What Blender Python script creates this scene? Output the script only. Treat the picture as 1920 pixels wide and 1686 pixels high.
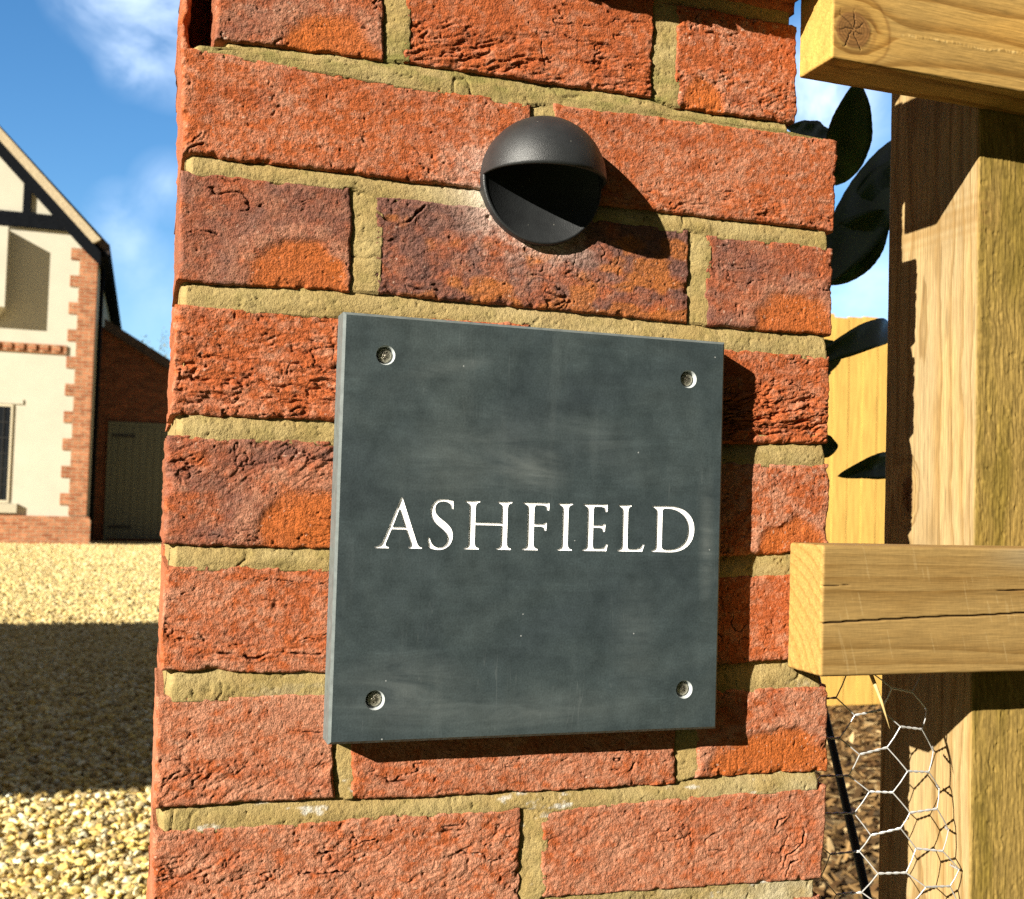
import bpy, bmesh, math, random
import numpy as np
from mathutils import Vector, Matrix
from mathutils.geometry import delaunay_2d_cdt

# ------------------------------------------------------------------ clear, camera, light
for o in list(bpy.data.objects): bpy.data.objects.remove(o)
S = bpy.context.scene
COL = S.collection
Z0 = 1.25                         # height of the wall's reference joint above the ground (m)

F_PX, PW, PH = 2080.0, 1920, 1686
ROT = (-0.0351719, -0.3195683, 0.0362856)
CAM = np.array([-0.0129342, -0.6620820, 0.0393040 + Z0])
def rod(w):
    w = np.array(w, float); t = np.linalg.norm(w); k = w/t
    K = np.array([[0,-k[2],k[1]],[k[2],0,-k[0]],[-k[1],k[0],0]])
    return np.eye(3) + math.sin(t)*K + (1-math.cos(t))*K@K
RM = rod(ROT) @ np.array([[1,0,0],[0,0,-1],[0,1,0]], float)
def ray(px, py):
    return RM.T @ np.array([(px-PW/2)/F_PX, (py-PH/2)/F_PX, 1.0])
def at(px, py, Y):                # point on the plane y = Y seen in that direction
    d = ray(px, py); return CAM + d*((Y-CAM[1])/d[1])
def atx(px, py, X):
    d = ray(px, py); return CAM + d*((X-CAM[0])/d[0])

cd = bpy.data.cameras.new('camera'); cam = bpy.data.objects.new('camera', cd); COL.objects.link(cam)
m = np.eye(4); m[:3,0] = RM[0]; m[:3,1] = -RM[1]; m[:3,2] = -RM[2]; m[:3,3] = CAM
cam.matrix_world = Matrix(m.tolist())
cd.sensor_width = 36; cd.lens = F_PX/PW*36; cd.clip_start = 0.02; cd.clip_end = 2000
cd.dof.use_dof = True; cd.dof.focus_distance = 0.72; cd.dof.aperture_fstop = 19
S.camera = cam

SUN = Vector((-1.80, -1.0, 0.88)).normalized()     # towards the sun
sl = bpy.data.lights.new('sun', 'SUN'); sl.energy = 5.0; sl.angle = math.radians(0.5); sl.color = (1.0, .94, .82)
so = bpy.data.objects.new('sun', sl); COL.objects.link(so)
so.rotation_euler = SUN.to_track_quat('Z', 'Y').to_euler(); so.location = (-5, -4, 6)

W = bpy.data.worlds.new('World'); S.world = W; W.use_nodes = True
wt = W.node_tree; wt.nodes.clear()
wo = wt.nodes.new('ShaderNodeOutputWorld'); bg = wt.nodes.new('ShaderNodeBackground')
sky = wt.nodes.new('ShaderNodeTexSky'); sky.sky_type = 'NISHITA'; sky.sun_disc = False
sky.sun_elevation = math.asin(SUN.z); sky.sun_rotation = math.atan2(SUN.x, SUN.y)
sky.air_density = 1.0; sky.dust_density = 0.2; sky.ozone_density = 3.5
bg.inputs['Strength'].default_value = 0.074
tc = wt.nodes.new('ShaderNodeTexCoord')
cl_in = None
def wmath(op, a, b=None, clamp=False):
    n = wt.nodes.new('ShaderNodeMath'); n.operation = op; n.use_clamp = clamp
    for i, v in enumerate((a, b)):
        if v is None: continue
        if isinstance(v, (int, float)): n.inputs[i].default_value = v
        else: wt.links.new(v, n.inputs[i])
    return n.outputs[0]
# wisps of cloud at fixed bearings in the sky
nz = wt.nodes.new('ShaderNodeTexNoise'); nz.inputs['Scale'].default_value = 9; nz.inputs['Detail'].default_value = 7; nz.inputs['Roughness'].default_value = .6
nz.inputs['Distortion'].default_value = .6
wt.links.new(tc.outputs['Generated'], nz.inputs['Vector'])
tot = None
for (px, py, sz, amp) in ((335, 10, .055, 1.0), (200, -25, .035, .6), (240, 130, .018, .5), (225, 400, .020, .42), (315, 350, .022, .40), (240, 470, .022, .30), (1540, 190, .05, 1.1), (1620, 520, .06, .7), (310, 560, .04, .25)):
    d = ray(px, py); d = d/np.linalg.norm(d)
    v = wt.nodes.new('ShaderNodeVectorMath'); v.operation = 'DISTANCE'
    wt.links.new(tc.outputs['Generated'], v.inputs[0]); v.inputs[1].default_value = d
    g = wmath('MULTIPLY', wmath('SUBTRACT', 1.0, wmath('DIVIDE', v.outputs['Value'], sz*1.6), True), amp)
    tot = g if tot is None else wmath('ADD', tot, g)
cov = wmath('MULTIPLY', wmath('MULTIPLY', tot, wmath('SUBTRACT', wmath('MULTIPLY', nz.outputs['Fac'], 3.4), 1.05, True)), 1.0, True)
mx = wt.nodes.new('ShaderNodeMix'); mx.data_type = 'RGBA'
hs = wt.nodes.new('ShaderNodeHueSaturation'); hs.inputs['Saturation'].default_value = 1.22
wt.links.new(sky.outputs[0], hs.inputs['Color'])
wt.links.new(cov, mx.inputs['Factor']); wt.links.new(hs.outputs[0], mx.inputs['A']); mx.inputs['B'].default_value = (6.2, 7.4, 9.2, 1)
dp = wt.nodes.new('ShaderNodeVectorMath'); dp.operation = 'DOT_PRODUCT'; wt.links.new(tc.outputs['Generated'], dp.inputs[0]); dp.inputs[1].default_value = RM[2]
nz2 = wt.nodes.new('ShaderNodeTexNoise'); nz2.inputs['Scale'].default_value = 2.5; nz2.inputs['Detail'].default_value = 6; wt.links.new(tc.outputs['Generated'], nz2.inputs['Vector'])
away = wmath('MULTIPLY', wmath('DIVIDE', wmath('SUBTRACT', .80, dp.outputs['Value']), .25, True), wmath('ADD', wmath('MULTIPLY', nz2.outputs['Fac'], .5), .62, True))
mx2 = wt.nodes.new('ShaderNodeMix'); mx2.data_type = 'RGBA'; wt.links.new(away, mx2.inputs['Factor']); wt.links.new(mx.outputs['Result'], mx2.inputs['A']); mx2.inputs['B'].default_value = (.95, .84, .76, 1)  # grey cloud added outside the view to dim and neutralise the sky fill
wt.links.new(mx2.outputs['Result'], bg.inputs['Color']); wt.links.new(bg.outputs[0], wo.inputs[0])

S.cycles.use_denoising = False
S.view_settings.view_transform = 'Standard'; S.view_settings.look = 'None'
S.view_settings.exposure = 1.35; S.view_settings.gamma = 1.0

# ------------------------------------------------------------------ noise
def _hash(ix, iy, iz, seed):
    h = (ix.astype(np.uint32)*np.uint32(374761393)) ^ (iy.astype(np.uint32)*np.uint32(668265263)) ^ (iz.astype(np.uint32)*np.uint32(2147483647 - 58)) ^ np.uint32((seed*974634541 + 12345) & 0xffffffff)
    h = (h ^ (h >> np.uint32(13)))*np.uint32(1274126177)
    h = (h ^ (h >> np.uint32(15)))*np.uint32(2246822519)
    h = h ^ (h >> np.uint32(16))
    return h.astype(np.float64)/2147483647.5 - 1.0
def vn(x, y, z=0.0, seed=0):      # value noise, -1..1
    x, y, z = np.broadcast_arrays(np.asarray(x, float), np.asarray(y, float), np.asarray(z, float))
    fx, fy, fz = np.floor(x), np.floor(y), np.floor(z)
    ix, iy, iz = fx.astype(np.int64), fy.astype(np.int64), fz.astype(np.int64)
    tx, ty, tz = x-fx, y-fy, z-fz
    s = lambda t: t*t*t*(t*(t*6-15)+10)
    tx, ty, tz = s(tx), s(ty), s(tz)
    r = 0
    for a in (0, 1):
        for b in (0, 1):
            for c in (0, 1):
                w = (tx if a else 1-tx)*(ty if b else 1-ty)*(tz if c else 1-tz)
                r = r + w*_hash(ix+a, iy+b, iz+c, seed)
    return r
def fbm(x, y, z=0.0, seed=0, oct=4, gain=.5):
    r = 0; a = 1; t = 0
    for k in range(oct):
        r = r + a*vn(np.asarray(x)*2.03**k, np.asarray(y)*2.03**k, np.asarray(z)*2.03**k, seed+17*k); t += a; a *= gain
    return r/t
def sst(a, b, x):
    t = np.clip((x-a)/(b-a), 0, 1); return t*t*(3-2*t)
def mixc(c, d, t): return c + (np.asarray(d)-c)*t[..., None]

# ------------------------------------------------------------------ mesh helpers
def mesh_np(name, V, Q, mat=None, parent=None, cols=None, smooth=True, tris=None, mats=None, matidx=None):
    me = bpy.data.meshes.new(name)
    V = np.asarray(V, np.float32); nq = 0 if Q is None else len(Q); nt = 0 if tris is None else len(tris)
    me.vertices.add(len(V)); me.vertices.foreach_set('co', V.ravel())
    li = []
    if nq: li.append(np.asarray(Q, np.int32).ravel())
    if nt: li.append(np.asarray(tris, np.int32).ravel())
    li = np.concatenate(li)
    me.loops.add(len(li)); me.loops.foreach_set('vertex_index', li)
    st = np.concatenate([np.arange(nq)*4, nq*4+np.arange(nt)*3]).astype(np.int32)
    me.polygons.add(nq+nt); me.polygons.foreach_set('loop_start', st)
    me.update(calc_edges=True)
    me.polygons.foreach_set('use_smooth', np.full(nq+nt, smooth, bool))
    if cols is not None:
        at_ = me.color_attributes.new('tone', 'FLOAT_COLOR', 'POINT')
        c = np.ones((len(V), 4), np.float32); c[:, :3] = cols; at_.data.foreach_set('color', c.ravel())
    for mm in (mats or ([mat] if mat else [])): me.materials.append(mm)
    if matidx is not None: me.polygons.foreach_set('material_index', np.asarray(matidx, np.int32))
    me.validate(); me.update()
    o = bpy.data.objects.new(name, me); COL.objects.link(o)
    if parent: o.parent = parent
    return o
class MB:
    def __init__(s): s.V = []; s.F = []
    def add(s, vs, fs):
        b = len(s.V); s.V += [tuple(v) for v in vs]; s.F += [tuple(b+i for i in f) for f in fs]
    def box(s, x0, x1, y0, y1, z0, z1):
        s.add([(x0,y0,z0),(x1,y0,z0),(x1,y1,z0),(x0,y1,z0),(x0,y0,z1),(x1,y0,z1),(x1,y1,z1),(x0,y1,z1)],
              [(0,3,2,1),(4,5,6,7),(0,1,5,4),(1,2,6,5),(2,3,7,6),(3,0,4,7)])
    def prism(s, poly, y0, y1):    # polygon of (x, z), extruded in y
        n = len(poly)
        s.add([(x,y0,z) for x,z in poly]+[(x,y1,z) for x,z in poly],
              [tuple(range(n)), tuple(range(2*n-1,n-1,-1))]+[(i,i+n,(i+1)%n+n,(i+1)%n) for i in range(n)])
    def tube(s, pts, rad, n=8, cap=True):
        pts = [Vector(p) for p in pts]; b = len(s.V); up = Vector((0.13,0.27,.95))
        for i, p in enumerate(pts):
            d = (pts[min(i+1,len(pts)-1)]-pts[max(i-1,0)]).normalized()
            a = d.cross(up)
            if a.length < .05: a = d.cross(Vector((1,0,0)))
            a.normalize(); c = d.cross(a); r = rad[i] if hasattr(rad,'__len__') else rad
            for k in range(n):
                t = 2*math.pi*k/n; s.V.append(tuple(p+a*math.cos(t)*r+c*math.sin(t)*r))
        for i in range(len(pts)-1):
            for k in range(n):
                s.F.append((b+i*n+k, b+i*n+(k+1)%n, b+(i+1)*n+(k+1)%n, b+(i+1)*n+k))
        if cap:
            s.F.append(tuple(b+n-1-k for k in range(n))); e = b+(len(pts)-1)*n; s.F.append(tuple(e+k for k in range(n)))
    def build(s, name, mat, parent=None, smooth=False, bevel=0):
        me = bpy.data.meshes.new(name); me.from_pydata(s.V, [], s.F); me.materials.append(mat)
        bm = bmesh.new(); bm.from_mesh(me); bmesh.ops.recalc_face_normals(bm, faces=bm.faces)
        if bevel: bmesh.ops.bevel(bm, geom=list(bm.edges), offset=bevel, segments=2, affect='EDGES', profile=.5)
        bm.to_mesh(me); bm.free()
        for p in me.polygons: p.use_smooth = smooth
        o = bpy.data.objects.new(name, me); COL.objects.link(o)
        if parent: o.parent = parent
        return o
def thing(name, label, cat, loc=(0,0,0), group=None):
    o = bpy.data.objects.new(name, None); COL.objects.link(o); o.location = loc; o.empty_display_size = .1
    o['label'] = label; o['category'] = cat
    if group: o['group'] = group
    return o
def tag(o, label, cat, group=None, kind=None):
    o['label'] = label; o['category'] = cat
    if group: o['group'] = group
    if kind: o['kind'] = kind
    return o
def adopt(root, *kids):           # parent while keeping world coordinates (root has only a location)
    for k in kids:
        k.parent = root; k.matrix_parent_inverse = Matrix.Translation(-Vector(root.location))
def grid_quads(nr, nc, base=0):
    i = np.arange(nr-1)[:, None]*nc + np.arange(nc-1)[None, :]
    return (np.stack([i, i+1, i+nc+1, i+nc], -1).reshape(-1, 4) + base)

# ------------------------------------------------------------------ materials
class NT:
    def __init__(s, name):
        s.m = bpy.data.materials.new(name); s.m.use_nodes = True; s.t = s.m.node_tree
        s.b = s.t.nodes['Principled BSDF']
    def n(s, typ, **kw):
        nd = s.t.nodes.new('ShaderNode'+typ)
        for k, v in kw.items():
            if k in nd.inputs.keys(): s.set(nd.inputs[k], v)
            else: setattr(nd, k, v)
        return nd
    def set(s, inp, v):
        if hasattr(v, 'is_linked') or isinstance(v, bpy.types.NodeSocket): s.t.links.new(v, inp)
        else:
            if isinstance(v, tuple) and len(v) == 3 and inp.type == 'RGBA': v = (*v, 1)
            inp.default_value = v
    def coord(s, out='Object', scale=None):
        c = s.n('TexCoord').outputs[out]
        if scale is not None:
            mp = s.n('Mapping'); s.t.links.new(c, mp.inputs['Vector']); mp.inputs['Scale'].default_value = scale if isinstance(scale, tuple) else (scale,)*3
            return mp.outputs[0]
        return c
    def noise(s, vec, scale, detail=4, rough=.55, dist=0):
        return s.n('TexNoise', Vector=vec, Scale=scale, Detail=detail, Roughness=rough, Distortion=dist).outputs['Fac']
    def ramp(s, fac, stops):
        r = s.n('ValToRGB'); s.t.links.new(fac, r.inputs[0]); e = r.color_ramp.elements
        while len(e) < len(stops): e.new(.5)
        for i, (p, c) in enumerate(stops):
            e[i].position = p; e[i].color = (*(c if isinstance(c, tuple) else (c,)*3), 1)
        return r.outputs[0]
    def mix(s, f, a, b, blend='MIX'):
        x = s.n('Mix', data_type='RGBA', blend_type=blend)
        s.set(x.inputs['Factor'], f); s.set(x.inputs['A'], a); s.set(x.inputs['B'], b); return x.outputs['Result']
    def math(s, op, a, b=0.0, clamp=False):
        x = s.n('Math', operation=op, use_clamp=clamp); s.set(x.inputs[0], a); s.set(x.inputs[1], b); return x.outputs[0]
    def bump(s, h, strength=.5, dist=.001, prev=None):
        b = s.n('Bump'); s.t.links.new(h, b.inputs['Height']); b.inputs['Strength'].default_value = strength; b.inputs['Distance'].default_value = dist
        if prev: s.t.links.new(prev, b.inputs['Normal'])
        return b.outputs[0]
    def out(s, col=None, rough=None, normal=None, spec=None, metal=None):
        if col is not None: s.set(s.b.inputs['Base Color'], col)
        if rough is not None: s.set(s.b.inputs['Roughness'], rough)
        if normal is not None: s.set(s.b.inputs['Normal'], normal)
        if spec is not None: s.set(s.b.inputs['Specular IOR Level'], spec)
        if metal is not None: s.set(s.b.inputs['Metallic'], metal)
        return s.m
def mat_tone(name, grain_scale, lo, hi, bump, rough=.9, spec=.15, stretch=None):
    """colour comes from the mesh's own tone attribute, with fine grain on top"""
    t = NT(name); a = t.n('Attribute', attribute_name='tone').outputs['Color']
    v = t.coord('Object', stretch) if stretch else t.coord('Object')
    n1 = t.noise(v, grain_scale, 3, .6); n2 = t.noise(v, grain_scale*.28, 3, .6)
    g = t.ramp(n1, [(.28, lo), (.72, hi)])
    c = t.mix(1.0, a, g, 'MULTIPLY')
    h = t.math('ADD', t.math('MULTIPLY', n1, .6), n2)
    return t.out(c, rough, t.bump(h, 1.0, bump), spec)
M = {}
M['brick'] = mat_tone('fired clay', 1050, .50, 1.46, .0013, .92, .1)
M['mortar'] = mat_tone('sand mortar', 1300, .70, 1.27, .0009, .95, .08)
M['wood_x'] = mat_tone('sawn softwood along', 900, .78, 1.2, .00035, .75, .2, (.05, 1, 1))
M['wood_z'] = mat_tone('sawn softwood upright', 900, .78, 1.2, .0004, .78, .2, (1, 1, .05))
def plain(name, col, rough=.6, nscale=None, amt=.2, bump=0, spec=.3, metal=0, scale=None):
    t = NT(name)
    if nscale:
        v = t.coord('Object', scale) if scale else t.coord('Object')
        n = t.noise(v, nscale, 5, .6)
        c = t.mix(1.0, col, t.ramp(n, [(.3, 1-amt), (.7, 1+amt)]), 'MULTIPLY')
        nm = t.bump(n, 1.0, bump) if bump else None
        return t.out(c, rough, nm, spec, metal)
    return t.out(col, rough, None, spec, metal)

# slate
t = NT('honed slate'); v = t.coord('Object')
n1 = t.noise(v, 9, 6, .62, .6); n2 = t.noise(v, 60, 5, .65); n3 = t.noise(v, 900, 3, .6)
vs_ = t.coord('Object', (1, 1, .12)); n4 = t.noise(vs_, 70, 4, .6)
vd = t.n('Mapping', Rotation=(0, .45, 0), Scale=(.25, 1, 1.6)); t.t.links.new(v, vd.inputs['Vector']); n5 = t.noise(vd.outputs[0], 46, 5, .7, 1.2)
c = t.ramp(n1, [(.28, (.0245,.0335,.037)), (.5, (.032,.0435,.0445)), (.72, (.046,.058,.056))])
c = t.mix(1.0, c, t.ramp(n2, [(.3, .80), (.7, 1.22)]), 'MULTIPLY')
c = t.mix(1.0, c, t.ramp(n5, [(.3, .82), (.62, 1.0), (.8, 1.5)]), 'MULTIPLY')
c = t.mix(t.math('MULTIPLY', t.ramp(n4, [(.60, 0.0), (.85, 1.0)]), .22), c, (.11,.125,.12))
c = t.mix(1.0, c, t.ramp(n3, [(.25, .70), (.75, 1.32)]), 'MULTIPLY')
scr = None
for i_, (ang_, sc2) in enumerate(((.5, 26), (-.3, 31), (1.2, 24))):
    ms = t.n('Mapping', Rotation=(0, ang_, 0), Scale=(1, 1, .03)); t.t.links.new(v, ms.inputs['Vector'])
    w_ = t.math('ABSOLUTE', t.math('SUBTRACT', t.noise(ms.outputs[0], sc2*4, 2, .5), .5)); l_ = t.math('LESS_THAN', w_, .0022)
    k_ = t.math('MULTIPLY', l_, t.ramp(t.noise(v, 17+i_*3, 2, .5), [(.60, 0.0), (.66, 1.0)])); scr = k_ if scr is None else t.math('MAXIMUM', scr, k_)
c = t.mix(1.0, c, (.99, 1.02, 1.05), 'MULTIPLY')
c = t.mix(t.math('MULTIPLY', scr, .13), c, (.17,.185,.18))
vo = t.n('TexVoronoi', Vector=v, Scale=95.0); sp = t.math('LESS_THAN', vo.outputs['Distance'], .045)
rnd = t.math('GREATER_THAN', t.n('SeparateColor', Color=vo.outputs['Color']).outputs[0], .80)
c = t.mix(t.math('MULTIPLY', t.math('MULTIPLY', sp, rnd), .6), c, (.42,.43,.42))
def blob(px, py, rx, rz, rot=0):
    q = at(px, py, -.02); mp = t.n('Mapping', vector_type='TEXTURE', Location=tuple(q), Rotation=(0, rot, 0), Scale=(rx, 1, rz)); t.t.links.new(v, mp.inputs['Vector'])
    return t.math('SUBTRACT', 1.0, t.n('VectorMath', operation='LENGTH', Vector=mp.outputs[0]).outputs['Value'], True)
sm = None
for bl_ in ((1000, 880, .028, .018, .3, .9), (900, 860, .07, .035, -.2, .6), (760, 1300, .05, .028, 0, 1.0), (1000, 1335, .08, .016, 0, .7), (840, 690, .035, .006, -.25, .7), (1325, 1020, .007, .05, 0, 1.0), (1190, 1210, .02, .05, 0, .45), (1130, 830, .05, .02, .5, .45)):
    g_ = t.math('MULTIPLY', blob(*bl_[:5]), bl_[5]); sm = g_ if sm is None else t.math('ADD', sm, g_)
sm = t.math('MULTIPLY', sm, t.ramp(n5, [(.35, .15), (.65, 1.0)]), True)
c = t.mix(t.math('MULTIPLY', sm, .55), c, (.125,.140,.134))  # pale smudges and reflected light, both painted into the slate colour
M['slate'] = t.out(c, t.ramp(n2, [(.3, .5), (.7, .66)]), t.bump(t.math('ADD', n3, n2), .5, .00018), .35)
M['slate_edge'] = plain('ground slate edge', (.105,.122,.120), .55, 160, .22, .0003, .3)
M['slate_dust'] = plain('drilled slate', (.36,.385,.385), .7, 400, .15, .0002)
M['letter'] = plain('white letter paint', (.92,.91,.90), .55, 300, .04, 0, .3)
M['steel'] = plain('zinc screw steel', (.46,.42,.33), .34, 900, .5, .0006, .5, 1.0)
M['steel_dark'] = plain('screw recess', (.035,.030,.022), .5, 900, .3, 0, .3, .6)
# lamp: black powder coat with a few scuffs
t = NT('black powder coat'); v = t.coord('Object'); n = t.noise(v, 1700, 3, .6); n2 = t.noise(v, 45, 5, .7)
vo = t.n('TexVoronoi', Vector=v, Scale=230.0); sp = t.math('LESS_THAN', vo.outputs['Distance'], .09)
rnd = t.math('GREATER_THAN', t.n('SeparateColor', Color=vo.outputs['Color']).outputs[0], .86)
c = t.ramp(n2, [(.3, (.011,.012,.013)), (.75, (.024,.026,.027))])
c = t.mix(t.math('MULTIPLY', t.math('MULTIPLY', sp, rnd), .5), c, (.22,.21,.18))
M['lamp'] = t.out(c, .46, t.bump(n, 1.0, .00022), .5)
M['lens'] = plain('dark lamp lens', (.012,.013,.015), .25, 80, .2, 0, .5)

# ------------------------------------------------------------------ brick pillar
MM = .001
def uq(*pts):                     # wall quad (TL,TR,BR,BL) from sight lines onto the front plane, mm
    r = []
    for px, py in pts:
        q = at(px, py, 0.0); r.append((q[0]*1000, (q[2]-Z0)*1000))
    return r
def rq(x0, x1, z0, z1): return [(x0, z1), (x1, z1), (x1, z0), (x0, z0)]
ORANGE = np.array((.335,.086,.028)); SAND = np.array((.40,.185,.112)); PURPLE = np.array((.135,.066,.052)); BRIGHT = np.array((.385,.100,.023)); DEEP = np.array((.235,.050,.017))
BV, BQ, BC = [], [], []
boff = 0
LAMPC = at(1013, 345, 0.0)*1000; LX, LZ = LAMPC[0], LAMPC[2]-Z0*1000
def brick(quad, seed, res=.6, depth=102, y0=0.0, fold=None, patch=None, purple=0.0, sandy=.35, rough=1.0, deep=0.0, crack=.5, blotch=False, scars=()):
    """fold=(amp, ulo..uhi centre v range, tilt); patch=(u centre, half width, height) of the smooth smile mark, all mm"""
    global boff
    (x0, zt0), (x1, zt1), (x1b, zb1), (x0b, zb0) = quad
    Wd = ((x1-x0)+(x1b-x0b))/2; Hd = ((zt0-zb0)+(zt1-zb1))/2
    nu, nv = max(8, int(Wd/res)), max(6, int(Hd/res))
    u = np.linspace(0, 1, nu)[None, :]; v = np.linspace(0, 1, nv)[:, None]
    X = (1-v)*((1-u)*x0b+u*x1b) + v*((1-u)*x0+u*x1)
    Z = (1-v)*((1-u)*zb0+u*zb1) + v*((1-u)*zt0+u*zt1)
    U = u*Wd + 0*v; Vv = v*Hd + 0*u
    sx = seed*37.7
    # wavering outline
    dl, dr_, db, dt = U, Wd-U, Vv, Hd-Vv
    fo = lambda d: np.exp(-(d/7.0)**2)
    ed = lambda k, c: 1.3*fbm(c/14.0, k*9.1, sx, seed+k, 3) + .9*fbm(c/4.0, k*5.1, sx, seed+k+40, 3)
    X = X + fo(dl)*(ed(1, Vv)-.45) + fo(dr_)*(ed(2, Vv)+.45)
    Z = Z + fo(db)*(ed(3, U)-.45) + fo(dt)*(ed(4, U)+.45)
    # relief, + is out of the wall (mm)
    wx = 3.0*fbm(U/22, Vv/22, sx, seed+5, 3); wz = 3.0*fbm(U/22, Vv/22, sx, seed+6, 3)
    a, b = U+wx, Vv+wz
    h = 1.5*fbm(U/60, Vv/45, sx, seed+7, 3)
    gr = fbm(U/2.3, Vv/1.9, sx, seed+8, 2, .9)
    h = h + rough*(.36*gr + .5*np.abs(fbm(a/9, b/5.5, sx, seed+9, 3)))
    # pits and small open drag cracks
    pit = sst(.5, .8, fbm(U/2.6, Vv/2.6, sx+3, seed+10, 2)); h = h - 1.0*rough*pit
    cn = np.abs(fbm(a/30+3, b/9, sx, seed+11, 3)); cm = sst(.18, .5, fbm(U/30, Vv/18, sx, seed+12, 2)+crack-.5)
    ck = (1-sst(.0, .04, cn))*cm
    h = h - 1.9*ck
    cn2 = np.abs(fbm(a/12+9, b/14, sx, seed+13, 3)); ck2 = (1-sst(0, .05, cn2))*sst(.28, .6, fbm(U/20, Vv/20, sx, seed+14, 2)+crack-.5)
    h = h - 1.3*ck2
    if fold:
        amp, vc, vw, per, tilt = fold
        bb = b + tilt*U + 2.5*fbm(U/16, Vv/16, sx, seed+15, 3)
        mk = np.exp(-((Vv-vc)/vw)**2)*sst(-.45, .35, fbm(U/26, Vv/14, sx, seed+17, 2)+.25)
        bul = fbm(a/24, bb/(per*.95), sx, seed+16, 4, .6); cre = 1-sst(.02, .13, np.abs(fbm(a/30, bb/(per*1.25), sx, seed+18, 4, .62)))
        h = h + amp*mk*(1.05*bul - .62*cre)
    # colour
    t1 = fbm(U/26, Vv/18, sx, seed+20, 4); t2 = fbm(U/5, Vv/4, sx, seed+21, 3)
    C = np.broadcast_to(ORANGE, U.shape+(3,)).copy()
    C = mixc(C, SAND, np.clip(sandy + .55*t1 + .95*t2 + .35*gr, 0, 1)*.9)
    C = mixc(C, DEEP, np.clip(deep + .9*fbm(U/15, Vv/10, sx, seed+22, 3), 0, 1)*.8)
    if purple:
        pm = np.clip(purple*(1.25 + .95*t1 + .7*fbm(U/9, Vv/7, sx, seed+23, 3) - .35), 0, 1)
        C = mixc(C, PURPLE, pm*.92)
    if blotch:
        bm_ = sst(.05, .4, fbm(U/17, Vv/12, sx, seed+33, 3)+(U/Wd-.45)*.5-(Vv/Hd-.5)*.35); C = mixc(C, np.array((.36,.115,.026)), bm_*.75)
        vein = 1-sst(.0, .10, np.abs(fbm(a/18, b/12, sx, seed+34, 4))); C = mixc(C, np.array((.075,.040,.036)), vein*.55*(1-bm_*.5)); h = h-.35*vein
    if patch:
        pu, pw, phh = patch
        q = (np.abs((U-pu)/pw)**2.0 + (np.maximum(Vv+4, 0)/phh)**2.6)**(1/2.3) + .17*fbm(U/13, Vv/13, sx, seed+24, 4)
        pmk = 1-sst(.77, .94, q); lip = np.exp(-((q-1.0)/.17)**2)
        sm = .20*fbm(U/.9, Vv/16, sx, seed+25, 3) + .25*fbm(U/6, Vv/5, sx, seed+26, 3)
        h = h*(1-pmk) + pmk*(-.5 + sm - .8*pit - 1.0*ck) + .55*lip
        C = mixc(C, BRIGHT*(1+.22*t2[..., None]+.10*gr[..., None]), pmk*np.clip(.88+.4*t1, .55, 1))
        C = mixc(C, SAND, lip*.6*np.clip(.7+t2, 0, 1))
    C = mixc(C, C*.42, np.clip(ck*.8+ck2*.6+pit*.4, 0, 1))
    sp = sst(.62, .78, fbm(U/1.9, Vv/1.9, sx, seed+27, 2)); C = mixc(C, np.array((.55,.40,.30)), sp*.6)
    # lime bloom round the lamp
    rr = np.hypot(X-LX, Z-LZ)
    ef = np.exp(-np.clip(rr-41, 0, None)/11)*sst(.1, -.6, (X-LX)/75+(Z-LZ)/50)*np.clip(.62+.8*t2+.5*t1, 0, 1)
    C = mixc(C, np.array((.60,.42,.34)), np.clip(ef, 0, .85))
    for w_, pts in scars:          # open cracks: polylines of sight-line points on this face
        pq = [(q[0]*1000, (q[2]-Z0)*1000) for q in (at(px, py, 0.0) for px, py in pts)]; dmin = np.full(X.shape, 99.)
        xx_ = X+2.6*fbm(U/8, Vv/8, sx, seed+35, 4, .6); zz_ = Z+2.6*fbm(U/8, Vv/8, sx, seed+36, 4, .6)
        for (ax_, az_), (bx_, bz_) in zip(pq[:-1], pq[1:]):
            L2 = (bx_-ax_)**2+(bz_-az_)**2; tt_ = np.clip(((xx_-ax_)*(bx_-ax_)+(zz_-az_)*(bz_-az_))/L2, 0, 1)
            dmin = np.minimum(dmin, np.hypot(xx_-ax_-tt_*(bx_-ax_), zz_-az_-tt_*(bz_-az_)))
        wv = w_*np.clip(.55+1.1*fbm(U/7, Vv/7, sx, seed+37, 2), .04, 1.25); k_ = 1-sst(wv*.3, wv*1.0, dmin); h = h - 2.6*k_*np.clip(wv/w_, .2, 1) + .45*np.exp(-((dmin-w_*1.2)/(w_*.8))**2); C = mixc(C, C*.45, k_)
    # edges rounded back
    de = np.minimum(np.minimum(dl, dr_), np.minimum(db, dt))
    rad = 2.4 + 1.5*fbm(X/11, Z/11, sx, seed+28, 2)
    q = np.clip(1-de/rad, 0, 1); Yr = rad*(1-np.sqrt(np.clip(1-q*q, 0, 1)))
    # corner chips
    chip = sst(.2, .55, fbm(X/9, Z/9, sx, seed+29, 2))*np.exp(-(de/3.2)**2)*2.2
    Y = y0 - h*np.clip(de/2.2, .15, 1) + Yr + chip
    # sides: rings running back
    rings = [1.2, 3.2, 6.5, 12, 20, 32, 48, 66, 86, depth]
    k = len(rings)
    Xp, Zp, Yp = (np.pad(q_, k, mode='edge') for q_ in (X, Z, Y)); Cp = np.pad(C, ((k, k), (k, k), (0, 0)), mode='edge')
    R_, Cc = Xp.shape
    ri = np.maximum(np.maximum(k-np.arange(R_), np.arange(R_)-(R_-1-k)), 0)[:, None]
    ci = np.maximum(np.maximum(k-np.arange(Cc), np.arange(Cc)-(Cc-1-k)), 0)[None, :]
    rg = np.maximum(ri, ci); ad = np.array([0.]+rings)[rg]
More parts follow.
